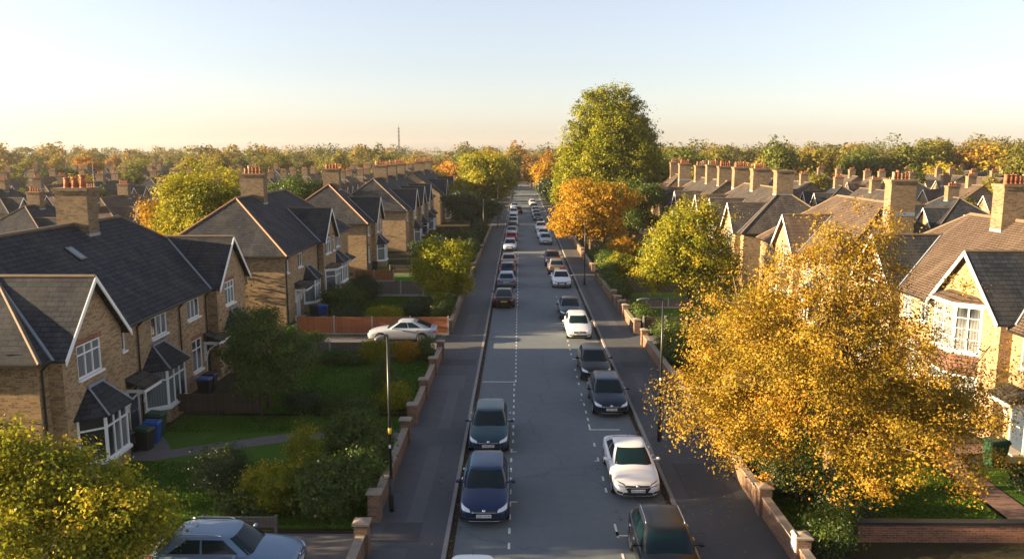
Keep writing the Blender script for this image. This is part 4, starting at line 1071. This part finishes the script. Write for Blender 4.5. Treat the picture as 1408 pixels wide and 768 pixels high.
car('hatch', 3.4, 156, 'silver', 'silver hatchback behind the far dark teal hatchback', group=GR)
car('hatch', 3.4, 165, 'white', 'white hatchback far up the right kerb below the tall tree', group=GR)
car('sedan', 3.3, 176, 'grey', 'grey saloon far up the right kerb', group=GR)
car('hatch', 3.2, 190, 'white', 'tiny white hatchback near the vanishing end of the street, right kerb', group=GR)
c = car('sedan', 0, 0, 'silver', 'pale silver saloon side-on in the drive before the cedar fence', rz=R(-90)); c.location = (-7.9, 53.2, .1)
c = car('suv', 0, 0, 'steel', 'silver-blue hatchback with roof rails parked side-on beside the hedge', rz=R(90)); c.location = (-8.75, 22.5, .1)
c = car('hatch', 0, 0, 'midnight', 'dark car parked on a front drive beyond the orange shrub', rz=R(-90)); c.location = (-11.2, 106, .1)
# ------------------------------------------------------------------ trees near the street
def lobes(lst): return [(x,y,z,a,b,c) for (x,y,z,a,b,c) in lst]
big = [(0,0,5.6,3.6,3.4,3.0),(-3.4,-1.0,4.4,2.6,2.6,2.0),(-2.9,1.6,5.3,2.5,2.4,2.2),(2.8,-.8,4.3,2.7,2.6,2.0),(1.9,1.8,6.0,2.2,2.2,2.0),(-.8,-2.8,3.9,2.9,2.1,1.8),(1.8,-3.0,3.6,2.7,1.9,1.6),
       (-1.0,.4,8.0,1.9,2.0,2.0),(1.0,.2,8.4,1.5,1.6,1.9),(-2.8,.4,7.0,1.5,1.5,1.5),(-5.0,.2,3.6,1.4,1.5,1.2),(4.7,-.6,3.8,1.5,1.6,1.3),(-2.4,-2.2,5.8,1.6,1.6,1.5),(4.0,.8,3.4,1.9,1.9,1.3),(0,0,9.8,.9,.9,1.0),(1.5,.2,9.9,.6,.6,.8),(.6,-3.8,2.7,1.5,1.1,.9),(-3.6,-2.4,3.0,1.5,1.2,1.0),(3.2,-3.4,2.6,1.3,1.0,.8)]
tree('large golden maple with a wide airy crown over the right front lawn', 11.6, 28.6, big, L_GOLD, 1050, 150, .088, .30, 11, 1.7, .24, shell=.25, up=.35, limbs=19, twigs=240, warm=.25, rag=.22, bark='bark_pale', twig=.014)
t2 = [(0,0,5.0,3.0,2.8,2.8),(-2.4,-.4,3.6,2.0,2.0,1.9),(2.2,.2,4.2,2.2,2.0,2.0),(-.9,.3,7.0,1.7,1.7,1.7),(1.0,0,7.4,1.2,1.2,1.4),(-1.9,0,5.4,1.6,1.6,1.5),(2.8,0,2.9,1.5,1.5,1.4),(-3.0,-.6,2.5,1.3,1.3,1.2),(.2,-.9,2.8,2.2,1.6,1.6)]
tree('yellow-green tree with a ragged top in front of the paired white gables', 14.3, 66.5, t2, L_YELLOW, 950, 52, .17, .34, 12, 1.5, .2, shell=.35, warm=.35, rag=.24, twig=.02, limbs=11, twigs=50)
t3 = round_blobs(5, 5.4, 5.0, 2.0, 9.5, 10, .15)
tree('orange street tree with a rounded crown in front of the tall lime-green one', 9.0, 100.5, t3, L_ORANGE, 900, 46, .26, .42, 13, 1.9, .22, shell=.5)
t4 = [(0,0,10,6.6,6,6.5),(-3.8,-1,9,4.4,4.4,5.5),(5.2,0,12,3.4,3.4,5.6),(.4,0,15,4.6,4,5),(1,-3,6,5.4,4,4.5),(6.8,-1,7,3.4,3.4,4.8),(4.4,-4.2,11.5,1.6,1.7,6.2)]
for (x_, y_, z_, r_b, h_b) in ((-5.6,-1,14,1.7,4.2),(-4.4,1,17,1.6,4.2),(-3.2,-1.2,18.6,1.6,4.3),(-1.8,.6,19.6,1.6,4.2),(-.6,-1.4,19.8,1.5,4.0),(.8,.3,20.2,1.6,4.0),(2.2,-1,19.6,1.5,4.2),(3.6,.5,18.8,1.6,4.4),(4.9,-.8,17,1.6,4.4),(6.2,.4,14.4,1.7,4.6),(7.6,-.4,11.2,1.7,4.6),(-6.6,0,10,1.9,4.4),(-7.2,-1.5,6,1.9,3.6),(-2.6,-4,11,1.7,4.6),(0,-4.4,13.5,1.7,4.6),(2,-4,15.5,1.6,4.6),(-1.2,-3.4,16.6,1.6,4.4),(8.8,-1,7.5,1.8,4.2),(-4.8,-3,7,2,3.8)):
    t4.append((x_, y_, z_, r_b, r_b, h_b))
tree('tall lime-green tree towering over the street, its crown broad and many-topped', 14.6, 136, t4, L_POPLAR, 2900, 44, .31, .46, 14, 3., .5, shell=.6, rag=.1, limbs=14)
tree('round yellow-topped street tree standing over the left kerb far up', -6.6, 151, round_blobs(8, 6.4, 5.6, 3.4, 12.2, 11, .2), L_YELLOW, 900, 44, .33, .5, 15, 2.2, .3, shell=.55, warm=.3)
tree('dark bushy tree below the round yellow-topped one', -8.2, 136, round_blobs(9, 5.0, 4, .6, 6.2, 9), L_DARK, 520, 40, .30, .5, 16, 1.2, .2)
tree('orange tree on the right kerb at the far end of the street', 7.5, 205, round_blobs(10, 4.2, 4, 2.4, 10.5, 9), L_ORANGE, 420, 36, .42, .6, 17, 2, .25)
tree('dark green tree beside the far orange one, over the right kerb', 7.6, 186, round_blobs(20, 3.4, 3, .8, 6.6, 8), L_DARK, 300, 36, .40, .55, 18, 1.4, .22)
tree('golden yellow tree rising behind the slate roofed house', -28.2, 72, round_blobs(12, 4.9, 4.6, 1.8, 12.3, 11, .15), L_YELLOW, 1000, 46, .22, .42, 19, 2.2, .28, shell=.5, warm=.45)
tree('small brownish tree beside the golden yellow one behind the slate roof', -33.2, 75.5, round_blobs(13, 2.6, 2.4, 2.6, 8.6, 8), L_ORANGE, 320, 40, .2, .36, 20, 2., .16)
tree('dark green round tree behind the brick house with orange hip tiles', -29.5, 106, round_blobs(14, 4.5, 4.3, 2.0, 10.2, 10), L_GREEN, 700, 44, .26, .45, 21, 2., .25)
tree('round green tree beside the left garden wall over the pavement', -6.1, 62.3, round_blobs(15, 2.75, 2.6, 1.3, 6.0, 10), L_POPLAR, 640, 46, .155, .27, 22, 1.2, .14, warm=.2)
tree('dark bushy tree in front of the slate roofed house', -12.6, 38.6, round_blobs(16, 2.45, 2.3, .5, 5.3, 10, .1), L_GREEN, 760, 46, .115, .24, 23, .9, .12, warm=.2)
t10 = round_blobs(17, 3.1, 2.8, -.6, 4.8, 12, .3)+[(-1.6,.6,4.7,.8,.8,.9),(-.3,.6,4.3,.8,.8,.8),(-2.4,.4,4.4,.8,.8,.8)]
tree('sunlit yellow-green bushy tree in front of the nearest white bay window', -12.25, 19.8, t10, L_YELLOW, 1250, 58, .105, .22, 24, .8, .15, shell=.45, rag=.16, limbs=12, twigs=60, up=.3, warm=.3)
tree('added dark conifer-like tree blocking sun between the slate roofed house and its neighbour', -21.5, 55.2, round_blobs(18, 2.6, 2.5, .2, 6.8, 9, .4), L_DARK, 380, 40, .16, .3, 25, .8, .15)  # hidden tree, put in to narrow the sun band through the house gap
tree('deep green tree behind the orange street tree and the tall lime-green one', 15.6, 112, round_blobs(19, 4.6, 4.2, .8, 9.5, 10), L_GREEN, 620, 42, .28, .46, 26, 1.2, .22)

tree('unseen added tree blocking sun at the near end of the slate roofed house', -21.2, 24.2, round_blobs(33, 3.4, 3.4, .4, 8.2, 10), L_GREEN, 560, 36, .18, .34, 34, 1.3, .18)  # out of view, added to keep sun off the near road and pavement
# ------------------------------------------------------------------ shrubs
S = shrub
S('round clipped dark green bush by the garden path', -11.2, 28.3, 1.3, 1.25, 2.25, L_DARK, leaf=.07, cr=.12)
S('leafy green hedge bush above the silver-blue hatchback', -8.7, 27.2, 1.4, 1.2, 1.8, L_YELLOW, leaf=.10)
S('tall green bush against the low woven fence by the wall', -6.7, 26.8, 1.5, 1.4, 2.2, L_GREEN, leaf=.11)
S('low green bush at the foot of the round clipped bush', -9.6, 26.4, .9, .7, 1.1, L_GREEN, leaf=.1)
S('feathery yellow shrub in the front hedge', -8.3, 29.6, .75, .7, 2.6, L_YELLOW, leaf=.07)
S('wide dark shrub beside the path gate', -6.7, 31.4, 1.4, 1.4, 2.4, L_GREEN, leaf=.11, color=None)
S('bushy green shrub behind the lamp post with the yellow band', -5.9, 29.3, .8, 1.4, 1.9, L_GREEN, leaf=.11)
S('dark spreading shrub on the second lawn edge', -8.4, 37.4, 1.5, .8, 1.2, L_GREEN, leaf=.09)
S('loose light green shrub near the second wall pier', -6.2, 38.3, .9, 1.0, 1.6, L_YELLOW, leaf=.085)
S('white-flecked tall shrub on the second lawn', -7.1, 40.6, .8, .8, 2.1, L_GREEN, leaf=.08)
S('dark low shrub beside the bushy tree', -10.6, 37.9, 1.0, .8, 1.3, L_DARK, leaf=.09)
S('long clipped hedge before the low grey fence', -10.9, 46.9, 1.9, .65, 1.05, L_GREEN, leaf=.085)
S('upright yellow-green shrub before the low grey fence', -8.7, 47.4, 1.1, .8, 1.7, L_YELLOW, leaf=.085)
S('reddish shrub before the low grey fence', -6.9, 47.7, .85, .7, 1.5, L_ORANGE, leaf=.085)
S('green shrub at the drive corner by the pier', -5.7, 48.0, .55, .8, 1.6, L_GREEN, leaf=.085)
S('round green bush between grey and cedar fences', -13.4, 50.0, 1.1, .75, 1.5, L_GREEN, leaf=.09)
S('dense round shrub under the round green tree', -7.6, 60.0, 1.3, 1.1, 2.0, L_DARK, leaf=.1)
S('green shrub behind the kerbside wall under the round tree', -5.8, 59.0, .95, 1.4, 1.9, L_GREEN, leaf=.1)
S('dome shaped green and russet bush behind the cedar fence', -9.8, 57.6, 1.35, 1.1, 1.7, L_YELLOW, leaf=.1)
S('low dark bush right of the blue bin', -13.2, 58.8, 1.5, 1.2, 1.5, L_DARK, leaf=.1)
S('large dark bush below the white bay windows', -14.2, 63.2, 2.0, 1.8, 2.3, L_GREEN, leaf=.1)
S('dark bush at the end of the white bay windows', -13.4, 68.0, 1.6, 1.5, 2.3, L_DARK, leaf=.1)
S('orange shrub beyond the narrow far lawn', -9.2, 88, 1.7, 1.4, 2.2, L_ORANGE, leaf=.13)
def hedge(label, x0, y0, x1, y1, w, h, mat, leaf=.11, n=None, group='hedges'):
    L = math.hypot(x1-x0, y1-y0); k = max(2, round(L/(w*1.2))); mx, my = (x0+x1)/2, (y0+y1)/2; rr = random.Random(int(L*100+h*10+x0*7))
    bl = [(x0+(x1-x0)*(i+.5)/k-mx, y0+(y1-y0)*(i+.5)/k-my, h*.48, max(w, abs(x1-x0)/k*.75), max(w, abs(y1-y0)/k*.75), h*.5*rr.uniform(.85,1.12)) for i in range(k)]
    return shrub(label, mx, my, w, L/2, h, mat, n or int(min(1400, 120*k*(h*w)**.5)), leaf, cat='hedge', name='hedge', blobs=bl, group=group, cr=.17)
hedge('dark green hedge behind the wall beside the sunlit gate piers', 10.1, 44.5, 9.9, 51.5, 1.25, 2.3, L_GREEN, .095)
hedge('second leafy hedge deeper in the garden behind the dark green one', 12.6, 43, 12.6, 50, 1.2, 1.9, L_DARK, .095)
hedge('low hedge along the pier wall below the yellow-green tree', 9.3, 57, 9.2, 63, .7, 1.2, L_GREEN, .11)
hedge('clipped hedge behind the right wall near the dark lamp post', 8.9, 68, 8.7, 79, .8, 1.5, L_GREEN, .13)
hedge('long dark hedge behind the left wall beyond the round tree', -6.0, 84, -5.9, 100, .9, 2.0, L_DARK, .15)
hedge('dark hedge across the garden by the dark parked car', -13, 97, -7, 98, 1.0, 2.0, L_DARK, .15)
hedge('dark hedge crossing the gardens further up the left side', -12.5, 108.5, -6.5, 109, 1.1, 2.2, L_GREEN, .17)
hedge('tall dark hedge beside the far lamp post', -6.2, 104, -6.1, 128, 1.1, 2.3, L_DARK, .18)
hedge('dark hedge along the wall under the orange street tree', 9.6, 84, 9.6, 94, 1.2, 1.9, L_GREEN, .14)
S('low bush at the foot of the golden maple by the wall', 9.7, 30.2, .8, 1.4, 1.3, L_DARK, leaf=.085)
S('glossy green bush beneath the golden maple', 10.3, 28.2, 1.2, 1.2, 1.6, L_DARK, leaf=.08)
S('green bush beside the pier with the white sign', 10.0, 24.4, .9, 1.1, 1.35, L_GREEN, leaf=.075)
S('dark leafy bush by the dark capped dividing wall', 11.4, 26.4, 1.2, 1.0, 1.25, L_DARK, leaf=.08)
S('small dark bush beside the brick path and porch', 19.3, 28.6, .8, .9, 1.05, L_DARK, leaf=.075)
S('yellow bush in the corner below the dividing wall', 18.6, 23.7, 1.2, .8, 1.3, L_YELLOW, leaf=.075)
S('green bush by the wall between maple and hedge', 9.6, 40.2, .7, 1.9, 1.25, L_GREEN, leaf=.09)
S('low green shrub on the lawn beneath the hedge', 11.3, 39.5, 1.1, 1.0, 1.1, L_GREEN, leaf=.09)
S('orange-leaved bush below the tall lime-green tree', 12.0, 92, 2.2, 1.8, 3.1, L_ORANGE, leaf=.16)
S('olive bush left of the orange-leaved bush', 10.6, 82.4, 1.6, 1.7, 2.4, L_YELLOW, leaf=.14)
S('dark spreading conifer bush beside the orange-leaved bush', 15.8, 90, 2.3, 2.0, 3.4, L_DARK, leaf=.15)
S('small yellow shrub by the wall end near the dark lamp post', 8.9, 85.0, .7, .7, 1.5, L_YELLOW, leaf=.13)
S('green shrub left of the dark lamp post foot', 9.0, 80.8, .8, .8, 1.7, L_GREEN, leaf=.13)
S('dark bush below the first gable of the sunlit houses', 18.5, 62, 1.6, 1.6, 2.2, L_GREEN, leaf=.12)

# ------------------------------------------------------------------ lawn blades, fallen leaves
def scatter_blades(zones, n, seed):
    rng = np.random.default_rng(seed); A = np.array([(z[1]-z[0])*(z[3]-z[2]) for z in zones]); k = rng.choice(len(zones), n, p=A/A.sum()); Z = np.array(zones)[k]
    x = Z[:,0]+(Z[:,1]-Z[:,0])*rng.random(n); y = Z[:,2]+(Z[:,3]-Z[:,2])*rng.random(n)
    P = np.stack([x, y, np.full(n, .125)], 1); Nn = rng.normal(size=(n, 3)); Nn[:,2] *= .25
    t = .5*rng.random(n)+.5*(np.sin(x*1.3+np.sin(y*.9)*2)*.5+.5)
    return leaf_mesh('grass', P, Nn, .10, t, [L_LAWN], rng, .5)
L_LAWN = leaf_mat('lawn_blades', [(0,(.035,.08,.008)),(.5,(.06,.125,.012)),(1,(.10,.165,.02))], .3)
o = bpy.data.objects.new('grass', scatter_blades([(-16.3,-5.4,25.7,31.4),(-16.3,-5.4,34.9,37.2),(-14.4,-5.4,37.8,47.7),(-16.6,-5.4,54.4,69.6),(9.05,16.9,25.2,37.3),(9.05,20.6,38.4,51.8)], 110000, 5)); COL.objects.link(o); tag(o, 'short green grass of the front lawns', 'grass', kind='stuff')
L_FALL = leaf_mat('fallen', [(0,(.10,.06,.02)),(.5,(.26,.15,.03)),(1,(.38,.20,.03))], .1)
rng = np.random.default_rng(9); n = 2600
zs = [(5.8,8.5,20,52,.126,500),(9,17,25.2,36,.15,650),(-5,-2.5,20,70,.126,260),(5.2,5.6,20,60,.02,420),(-2.3,-2.0,20,60,.02,380),(6,8.4,80,110,.126,220),(-15,-6,26,47,.16,200),(3.2,5.5,24,50,.012,110)]
Pn = np.concatenate([np.stack([a+(b-a)*rng.random(m), c+(d-c)*rng.random(m), np.full(m, z)], 1) for a,b,c,d,z,m in zs]); Nn = rng.normal(size=Pn.shape)*.25+np.array([0,0,1])
o = bpy.data.objects.new('fallen_leaves', leaf_mesh('fallen_leaves', Pn, Nn, .085, rng.random(len(Pn)), [L_FALL], rng)); COL.objects.link(o); tag(o, 'scattered yellow fallen leaves on pavement, gutter and lawn', 'leaves', kind='stuff')

# ------------------------------------------------------------------ roofs beyond the street
def bg_proto(i):
    kw = [dict(L=13, gables=[(3.2,2.1,.5,7.8,5.4),(9.8,2.1,.5,7.8,5.4)], windows=[W(3.2,3.8,1.6,1.3,2,0),W(6.5,3.8,1.0,1.3,2),W(9.8,3.8,1.6,1.3,2,1),W(3.2,1,2,1.5,3,0),W(9.8,1,2,1.5,3,1)], chimneys=[(6.5,1.6,1.0,10.9,4)]),
          dict(L=15, gables=[(4,2.3,.5,7.9,5.4)], windows=[W(4,3.8,1.7,1.3,2,0),W(8.5,3.8,1.1,1.3,2),W(12,3.8,1.1,1.3,2),W(4,1,2,1.5,3,0),W(11,1,1.6,1.5,3)], chimneys=[(2.2,1.6,1.0,10.9,4),(11,1.6,1.0,11,5)], end1='gable'),
          dict(L=18, gables=[(3,2,.5,7.7,5.4),(9,2,.5,7.7,5.4),(15,2,.5,7.7,5.4)], windows=[W(3,3.8,1.6,1.3,2,0),W(9,3.8,1.6,1.3,2,1),W(15,3.8,1.6,1.3,2,2),W(6,3.8,.9,1.3,1),W(12,3.8,.9,1.3,1)], chimneys=[(6,1.6,1.0,11,5),(12.5,1.6,1.0,11,5)], end0='gable', end1='gable')][i]
    h = House('x', 0, 0, roof=('slate','tile_brown','slate_b')[i], wall='stock_far', rough=True, **kw)
    return h.root
PB = [bg_proto(i) for i in range(3)]; bgused = [False]*3
LEN = [13, 15, 18]
def bg_house(i, x, y, rz, label, group):
    if bgused[i]:
        r, subs = copy_thing(tree_of(PB[i]))
        for s in subs: s.parent = r
    else:
        tree_of(PB[i]); r = PB[i]; bgused[i] = True
    r.location = (x, y, -.02); r.rotation_euler = (0,0,rz); r.scale = (.84,.84,.80); tag(r, label, 'house', group)
rr = random.Random(77)
ROOFW = ['slate-roofed double-gabled house','brown-tiled single-gabled house','grey-roofed three-gabled terrace']
def row(name, X, y0, y1, face, group, drift=0., gaps=(3,5.5), fixed=()):
    y = y0; k = 0
    while y < y1:
        i = rr.choice([0,1,2]) if k >= len(fixed) else fixed[k]
        x = X+drift*(y-y0)+rr.uniform(-.8,.8); rz = R(rr.uniform(-2,2))-math.atan(drift)
        k += 1
        lab = f'{ROOFW[i]}, {ordinal(k)} along the {name}'
        if face > 0: bg_house(i, x, y, rz, lab, group)
        else: bg_house(i, x, y+LEN[i]*.84, math.pi+rz, lab, group)
        y += LEN[i]*.84+rr.uniform(*gaps)
GB = 'houses in the rows behind'
row('first row behind the left gardens', -46.5, 77, 330, 1, GB, fixed=(0,1,0,2))
row('second row behind the left gardens', -72, 112, 330, 1, GB)
row('third row behind the left gardens', -98, 150, 340, 1, GB)
row('fourth row behind the left gardens', -126, 195, 350, 1, GB)
row('fifth row behind the left gardens', -156, 240, 350, 1, GB)
row('short row behind the left brick terrace', -33, 150, 330, 1, GB)
row('first row behind the right houses', 47.5, 74, 330, -1, GB, fixed=(1,0,2,0))
row('second row behind the right houses', 71, 110, 330, -1, GB)
row('third row behind the right houses', 96, 148, 300, -1, GB)
row('fourth row behind the right houses', 124, 192, 300, -1, GB)

# ------------------------------------------------------------------ trees beyond
BGC = {'olive': (.17,.155,.022), 'yellow': (.33,.26,.025), 'orange': (.33,.175,.025), 'green': (.115,.135,.022), 'russet': (.22,.12,.03), 'dark green': (.06,.078,.02)}
def bg_tree_proto(i):
    sh = [(4.6,4.4,2,11,10,.15),(3.6,3.4,1.6,12,9,.35),(5.4,5,2,9.6,11,.1),(4.2,4,1.2,10,9,.2)][i]
    bl = round_blobs(60+i, sh[0], sh[1], sh[2], sh[3], sh[4], sh[5])
    return tree('x', 0, 0, bl, LEAF, 300, 24, .52, .62, 80+i, 2., .28, shell=.6, limbs=6, twigs=0)
PT = [bg_tree_proto(i) for i in range(4)]; ptused = [False]*4
PLACED = []
def bg_tree(x, y, h, col, zone, group, i=None):
    PLACED.append((x, y, h, col, zone, group, i))
def flush_trees():
    cnt = {}
    for (x, y, h, col, zone, group, i) in sorted(PLACED, key=lambda t: t[0]/t[1]):
        cnt[(col, zone)] = cnt.get((col, zone), 0)+1
    tot = dict(cnt); cnt = {}
    for (x, y, h, col, zone, group, i) in sorted(PLACED, key=lambda t: t[0]/t[1]):
        k = cnt[(col, zone)] = cnt.get((col, zone), 0)+1
        i = rr.randrange(4) if i is None else i
        if ptused[i]:
            r, subs = copy_thing(tree_of(PT[i]))
            for s in subs: s.parent = r
        else:
            tree_of(PT[i]); r = PT[i]; ptused[i] = True; subs = kids(r)
        s0 = h/(11, 12, 9.6, 10)[i]
        r.location = (x, y, -.1); r.rotation_euler = (0,0,rr.uniform(0,6.28)); wq = s0*rr.uniform(.9,1.15); r.scale = (wq, wq, s0)
        for s in subs:
            if s.name.startswith('crown'):
                c = BGC[col]; v = rr.uniform(.8,1.2); s.color = (c[0]*v*rr.uniform(.9,1.1), c[1]*v, c[2]*v, 1)
        lab = f'{col} tree {zone}' if tot[(col, zone)] == 1 else f'{col} tree {zone}, {ordinal(k)} of those from the left'
        tag(r, lab, 'tree', group)
def pick(w): return rr.choices(list(w), list(w.values()))[0]
MIX = {'olive': 5, 'yellow': 2., 'orange': .8, 'green': 4, 'russet': .5, 'dark green': 2}
zone = 'in the left back gardens'
for (x,y,h,c) in ((-40,82,5.5,'green'),(-39,96,6,'olive'),(-62,104,6,'olive'),(-38,128,8,'yellow'),(-64,122,7,'dark green'),(-86,140,7,'green'),(-39,146,8,'olive'),(-62,150,8,'orange'),(-88,160,9,'yellow'),(-112,175,9,'olive'),
                  (-62,172,9,'yellow'),(-90,184,9,'green'),(-40,182,9,'orange'),(-115,200,10,'dark green'),(-142,215,11,'olive'),(-64,200,10,'olive'),(-88,214,11,'yellow'),(-110,232,11,'green'),(-38,215,9,'yellow'),(-62,232,10,'dark green')):
    bg_tree(x, y, h, c, zone, 'trees in back gardens')
zone = 'in the right back gardens'
for (x,y,h,c) in ((38,84,6.5,'dark green'),(40,100,6,'green'),(36,68,5,'dark green'),(62,112,7,'green'),(38,128,7,'dark green'),(62,142,7,'yellow'),(88,150,8,'olive'),(38,160,8,'green'),(64,170,8,'olive'),(88,182,9,'green'),(40,192,9,'olive')):
    bg_tree(x, y, h, c, zone, 'trees in back gardens')
zone = 'behind the right rooftops'
for k in range(30):
    x = 26+k*5.2+rr.uniform(-2,2); y = 215+rr.uniform(-6,38)-(x-26)*.05
    h = rr.choice((rr.uniform(9.5,13),rr.uniform(13,15.5)))+4.5*max(0, (x-95)/80)
    bg_tree(x, y, h, pick({'olive': 6, 'yellow': 1.6, 'green': 5, 'dark green': 1, 'orange': .5}), zone, 'trees in the tall right belt')
zone = 'beyond the left rooftops'
for k in range(44):
    a = -.69+k*.0157+rr.uniform(-.004,.004); y = rr.uniform(255,350)
    bg_tree(a*y, y, rr.uniform(8.5,12.5), pick(MIX), zone, 'trees in the middle left belt')
zone = 'at the far street end'
for (x,y,h,c) in ((-8,176,10,'green'),(-7.5,196,11,'dark green'),(-8,222,12,'olive'),(-9,250,13,'yellow'),(10.5,226,11,'olive'),(9.5,252,12,'orange'),(-3,268,13,'olive'),(4,280,13,'russet'),(-10,290,14,'yellow'),(12,290,14,'olive'),(-20,230,11,'orange'),(-22,205,9,'yellow'),(-1,300,15,'orange'),(-19,182,8,'russet'),(18,240,12,'yellow'),(22,210,11,'green'),(14,196,12,'green'),(12,178,10,'olive')):
    bg_tree(x, y, h, c, zone, 'trees at the end of the street')
flush_trees()
# far woodland: one mass to the horizon
rng = np.random.default_rng(31); Pl, Nl, Tl = [], [], []
NT_ = 1500
ys = 345+rng.random(NT_)**1.25*900; xs = (rng.random(NT_)*2-1)*.80*ys
hh = 9+rng.random(NT_)**2*7.5+np.where(rng.random(NT_) > .985, 3.5, 0)+np.clip(xs/ys, 0, 1)*5
tn = rng.random(NT_)
for x, y, h, tq in zip(xs, ys, hh, tn):
    m = int(np.clip(420*(420/y)**1.2, 110, 420)); r = h*rng.uniform(.34,.52); lf = .55*(y/350)**.7
    d = rng.normal(size=(m,3)); d /= np.linalg.norm(d, axis=1, keepdims=True); d[:,2] = np.where(d[:,2] < -.5, -d[:,2], d[:,2])
    lump = 1+.22*np.sin(d[:,0]*4+tq*30)*np.cos(d[:,1]*5+tq*17)+.15*np.sin(d[:,2]*7+tq*9)
    q = d*(.72+.28*rng.random((m,1)))*lump[:,None]
    Pl.append(np.stack([x+q[:,0]*r, y+q[:,1]*r, h*.56+q[:,2]*h*.45], 1)); Nl.append(d+.5*rng.normal(size=d.shape)); Tl.append(np.clip(tq*.8+.25*rng.random(m), 0, 1))
P_, N_, T_ = np.concatenate(Pl), np.concatenate(Nl), np.concatenate(Tl)
L_FAR = leaf_mat('far_leaves', [(0,(.05,.065,.018)),(.3,(.11,.11,.022)),(.62,(.14,.13,.022)),(.82,(.25,.19,.026)),(.95,(.24,.14,.028)),(1,(.20,.11,.03))])
o = bpy.data.objects.new('woodland', leaf_mesh('woodland', P_, N_, 1.25, T_, [L_FAR], rng)); COL.objects.link(o); tag(o, 'autumn woodland fading to the horizon', 'woodland', kind='stuff')
# radio mast
ms = thing('radio_mast', (-104, 700, 0), 0, 'thin lattice radio mast above the horizon trees', 'mast')
b = MB(); Hm = 33.
for k in range(3):
    a = 2*math.pi*k/3; b.tube((1.1*math.cos(a),1.1*math.sin(a),0), (.45*math.cos(a),.45*math.sin(a),Hm), .22, .16, 5)
for i in range(16):
    z = Hm*i/16; q = 1.1-.65*i/16
    for k in range(3):
        a, c = 2*math.pi*k/3, 2*math.pi*(k+1)/3; b.tube((q*math.cos(a),q*math.sin(a),z), (q*.96*math.cos(c),q*.96*math.sin(c),z+Hm/16), .11, .11, 4)
b.build('lattice', M['lamp_head'], ms)
b = MB()
for z in (22, 26, 29.5, 32): b.tube((-.9,0,z), (.9,0,z), .35, .35, 6); b.tube((0,-.9,z+.5), (0,.9,z+.5), .3, .3, 6)
b.tube((0,0,Hm), (0,0,Hm+3), .12, .06, 5); b.build('antenna', M['lamp_head'], ms)

# ------------------------------------------------------------------ air
b = MB(); b.box(-1700, 1700, -160, 2300, -1.1, 42); hz = b.build('haze', None) if False else None
hm = bpy.data.materials.new('haze'); hm.use_nodes = True; nt = hm.node_tree; nt.nodes.clear()
out = nt.nodes.new('ShaderNodeOutputMaterial'); pv = nt.nodes.new('ShaderNodeVolumePrincipled')
pv.inputs['Color'].default_value = (.92,.90,.88,1); pv.inputs['Density'].default_value = HAZE; pv.inputs['Anisotropy'].default_value = .2
nt.links.new(pv.outputs[0], out.inputs['Volume'])
if HAZE > 0:
    b = MB(); b.box(-1700, 1700, -160, 2300, -1.1, 42); tag(b.build('haze', hm), kind='stuff')

# ------------------------------------------------------------------ light, sky, camera
w = bpy.data.worlds.new('World'); scene.world = w; w.use_nodes = True; nt = w.node_tree; nt.nodes.clear()
out = nt.nodes.new('ShaderNodeOutputWorld'); bg = nt.nodes.new('ShaderNodeBackground'); sky = nt.nodes.new('ShaderNodeTexSky')
sky.sky_type = 'NISHITA'; sky.sun_disc = False; sky.sun_elevation = R(SUN_EL); sky.sun_rotation = R(270-SUN_TILT); sky.altitude = 60; sky.air_density = 1.; sky.dust_density = SKY_DUST; sky.ozone_density = 2.
bg.inputs['Strength'].default_value = SKY
hs = nt.nodes.new('ShaderNodeHueSaturation'); hs.inputs['Saturation'].default_value = SKY_SAT; tint = nt.nodes.new('ShaderNodeMix'); tint.data_type = 'RGBA'; tint.blend_type = 'MULTIPLY'; tint.inputs[0].default_value = 1; tint.inputs[7].default_value = (1.0,.95,.985,1); nt.links.new(hs.outputs[0], tint.inputs[6])
nt.links.new(sky.outputs[0], hs.inputs['Color']); nt.links.new(tint.outputs[2], bg.inputs[0]); nt.links.new(bg.outputs[0], out.inputs[0])
sd = bpy.data.lights.new('sun', 'SUN'); sd.energy = SUN; sd.angle = R(.5); sd.color = (1., .72, .41)
so = bpy.data.objects.new('sun', sd); COL.objects.link(so)
e, t = R(SUN_EL), R(SUN_TILT)
so.rotation_euler = Vector((math.cos(t)*math.cos(e), math.sin(t)*math.cos(e), -math.sin(e))).to_track_quat('-Z', 'Y').to_euler()
so.location = (-60, -10, 40)
cd = bpy.data.cameras.new('camera'); cam = bpy.data.objects.new('camera', cd); COL.objects.link(cam); scene.camera = cam
cd.sensor_width = 36; cd.lens = 36*1100/1408; cd.clip_start = .3; cd.clip_end = 6000
cam.location = (0, 0, 12.8); cam.rotation_euler = (R(90-9.09), 0, R(.514))
v = scene.view_settings; v.view_transform = 'Standard'; v.look = 'None'; v.gamma = 1; v.exposure = EXPOSURE; v.use_curve_mapping = False
cy = scene.cycles; cy.max_bounces = 5; cy.diffuse_bounces = 3; cy.glossy_bounces = 2; cy.transmission_bounces = 3; cy.volume_bounces = 0; cy.transparent_max_bounces = 4
cy.use_denoising = True; cy.caustics_reflective = False; cy.caustics_refractive = False; cy.sample_clamp_indirect = 6
try: cy.denoiser = 'OPENIMAGEDENOISE'; cy.denoising_prefilter = 'ACCURATE'; cy.denoising_input_passes = 'RGB_ALBEDO_NORMAL'
except Exception: pass
